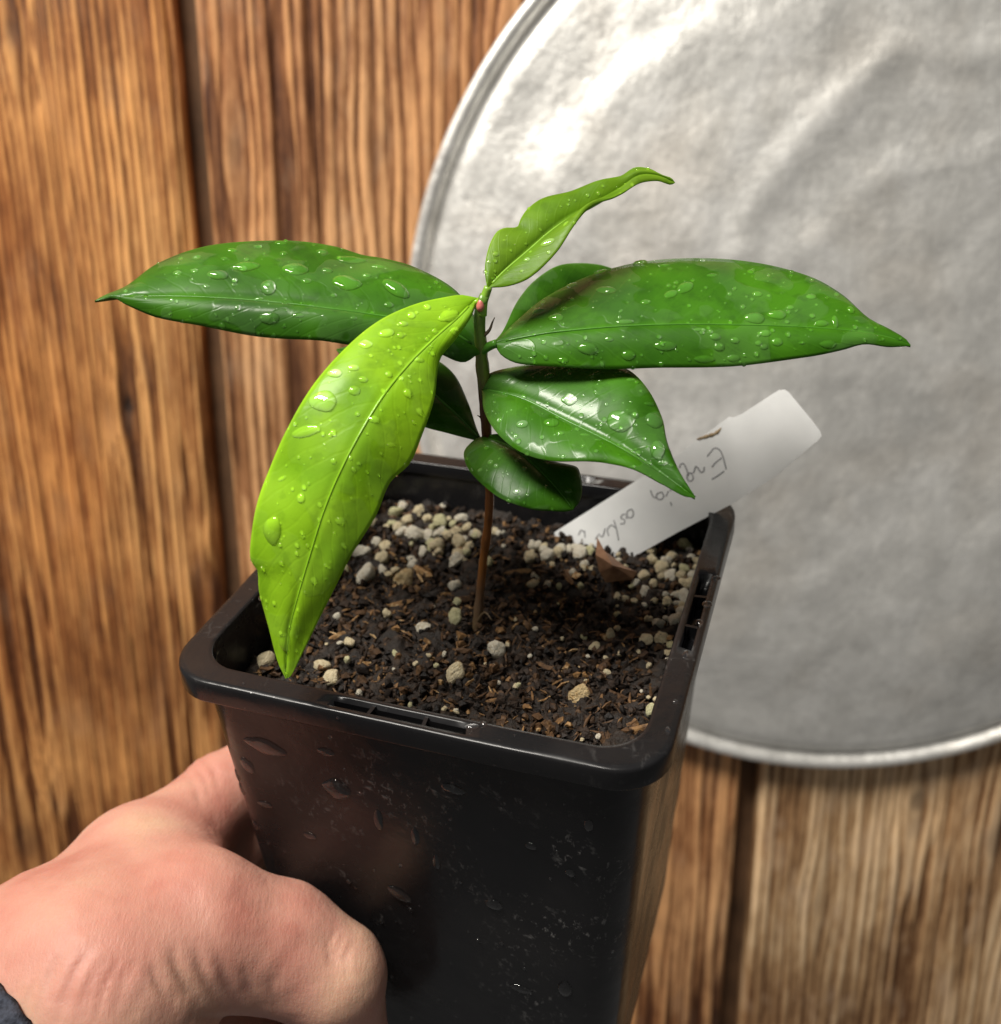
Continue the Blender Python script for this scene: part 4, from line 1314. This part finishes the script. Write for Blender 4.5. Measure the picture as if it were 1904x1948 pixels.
    for _ in range(16):
        md = (lo_ + hi_) / 2
        inside = sdf((c0 + dirs * md[..., None]).reshape(-1, 3)).reshape(Sg.shape) < 0
        lo_, hi_ = np.where(inside, md, lo_), np.where(inside, hi_, md)
    for _ in range(6):
        lo_ = (np.roll(lo_, 1, 1) + np.roll(lo_, -1, 1) + 2 * lo_) / 4
    skin_r = lo_[0].copy()
    for i in range(nr):
        s = ss[i]
        up = .0026 - ((.0020, .0009, .0003, .0001)[i] if i < 4 else 0)
        for j in range(na):
            a = aa[j]
            r = lo_[i, j] + up + .0003 * math.sin(a * 44) * abs(math.sin(s * 1400 + (math.pi / 2 if (j // 5) % 2 else 0))) + .0003 * math.sin(a * 44)
            rows.append(Wr + ax * (s + lag[j]) + r * (math.cos(a) * e1 + math.sin(a) * e2))
    F = []
    for i in range(nr - 1):
        for j in range(na):
            F.append((i * na + j, i * na + (j + 1) % na, (i + 1) * na + (j + 1) % na, (i + 1) * na + j))
    m = nr * na
    for j in range(na):
        a = 2 * math.pi * j / na
        rows.append(Wr + ax * (s0 + .006 + lag[j]) + (skin_r[j] - .0004) * (math.cos(a) * e1 + math.sin(a) * e2))
        F.append((j, m + j, m + (j + 1) % na, (j + 1) % na))
    tk = NT('navy_knit')
    nk = tk.noise(tk.coord((900,) * 3), 1.0, 3)
    tk.set(Base_Color=tk.ramp(nk, [(0.3, (0.012, 0.014, 0.022)), (0.7, (0.045, 0.052, 0.075))]), Roughness=0.9)
    tk.set(Normal=tk.bump(nk, 0.8, 0.0006))
    mesh_obj('sleeve', np.array(rows), F, tk.m, person)
build_hand()

# ------------------------------------------------------------------ water on the pot
def pot_water():
    dg = bpy.context.evaluated_depsgraph_get()
    o = [c for c in pot.children if c.name.startswith('body')][0]
    me = o.data
    off = np.array(root_loc(pot))
    bvh = BVHTree.FromPolygons([Vector(np.array(v.co) + off) for v in me.vertices], [tuple(p.vertices) for p in me.polygons])
    spec = [(505, 1420, 46, 20, -.1), (470, 1455, 12, 20, .4), (505, 1530, 16, 9, 0), (640, 1500, 30, 26, 0), (720, 1560, 10, 30, 0), (790, 1590, 9, 26, 0), (830, 1640, 8, 22, 0), (760, 1700, 26, 14, -.5),
            (860, 1500, 24, 12, 0), (1010, 1610, 12, 8, 0), (940, 1720, 18, 14, 0), (1085, 1660, 10, 10, 0), (1075, 1880, 14, 24, 0), (990, 1880, 22, 10, 0), (620, 1430, 18, 10, 0), (460, 1500, 10, 14, .5), (590, 1590, 14, 9, 0), (1120, 1570, 9, 18, 0),
            (452, 1475, 8, 16, .3), (486, 1570, 8, 12, .3)]
    add_drops(o, bvh, spec, 60, (470, 1400, 1180, 1940), (1.5, 4.5), flat=.30)
    bv2 = BVHTree.FromPolygons([Vector(np.array(v.co) + off) for v in rim.data.vertices], [tuple(p.vertices) for p in rim.data.polygons])
    spec = [(1362, 1100, 9, 7, 0), (1345, 1150, 10, 8, 0), (1330, 1185, 8, 9, 0), (1320, 1215, 6, 10, -.3), (1303, 1245, 5, 14, -.4), (898, 1383, 14, 7, 0), (920, 1378, 7, 7, 0), (1000, 1390, 22, 5, -.2), (440, 1120, 26, 8, .8), (480, 1085, 16, 7, .8), (1285, 1335, 6, 5, 0), (1270, 1390, 6, 10, 0)]
    add_drops(rim, bv2, spec, 26, (360, 860, 1390, 1470), (1.4, 3.6), flat=.5)
pot_water()
for o in bpy.data.objects:
    if 'world_origin' in o:
        del o['world_origin']
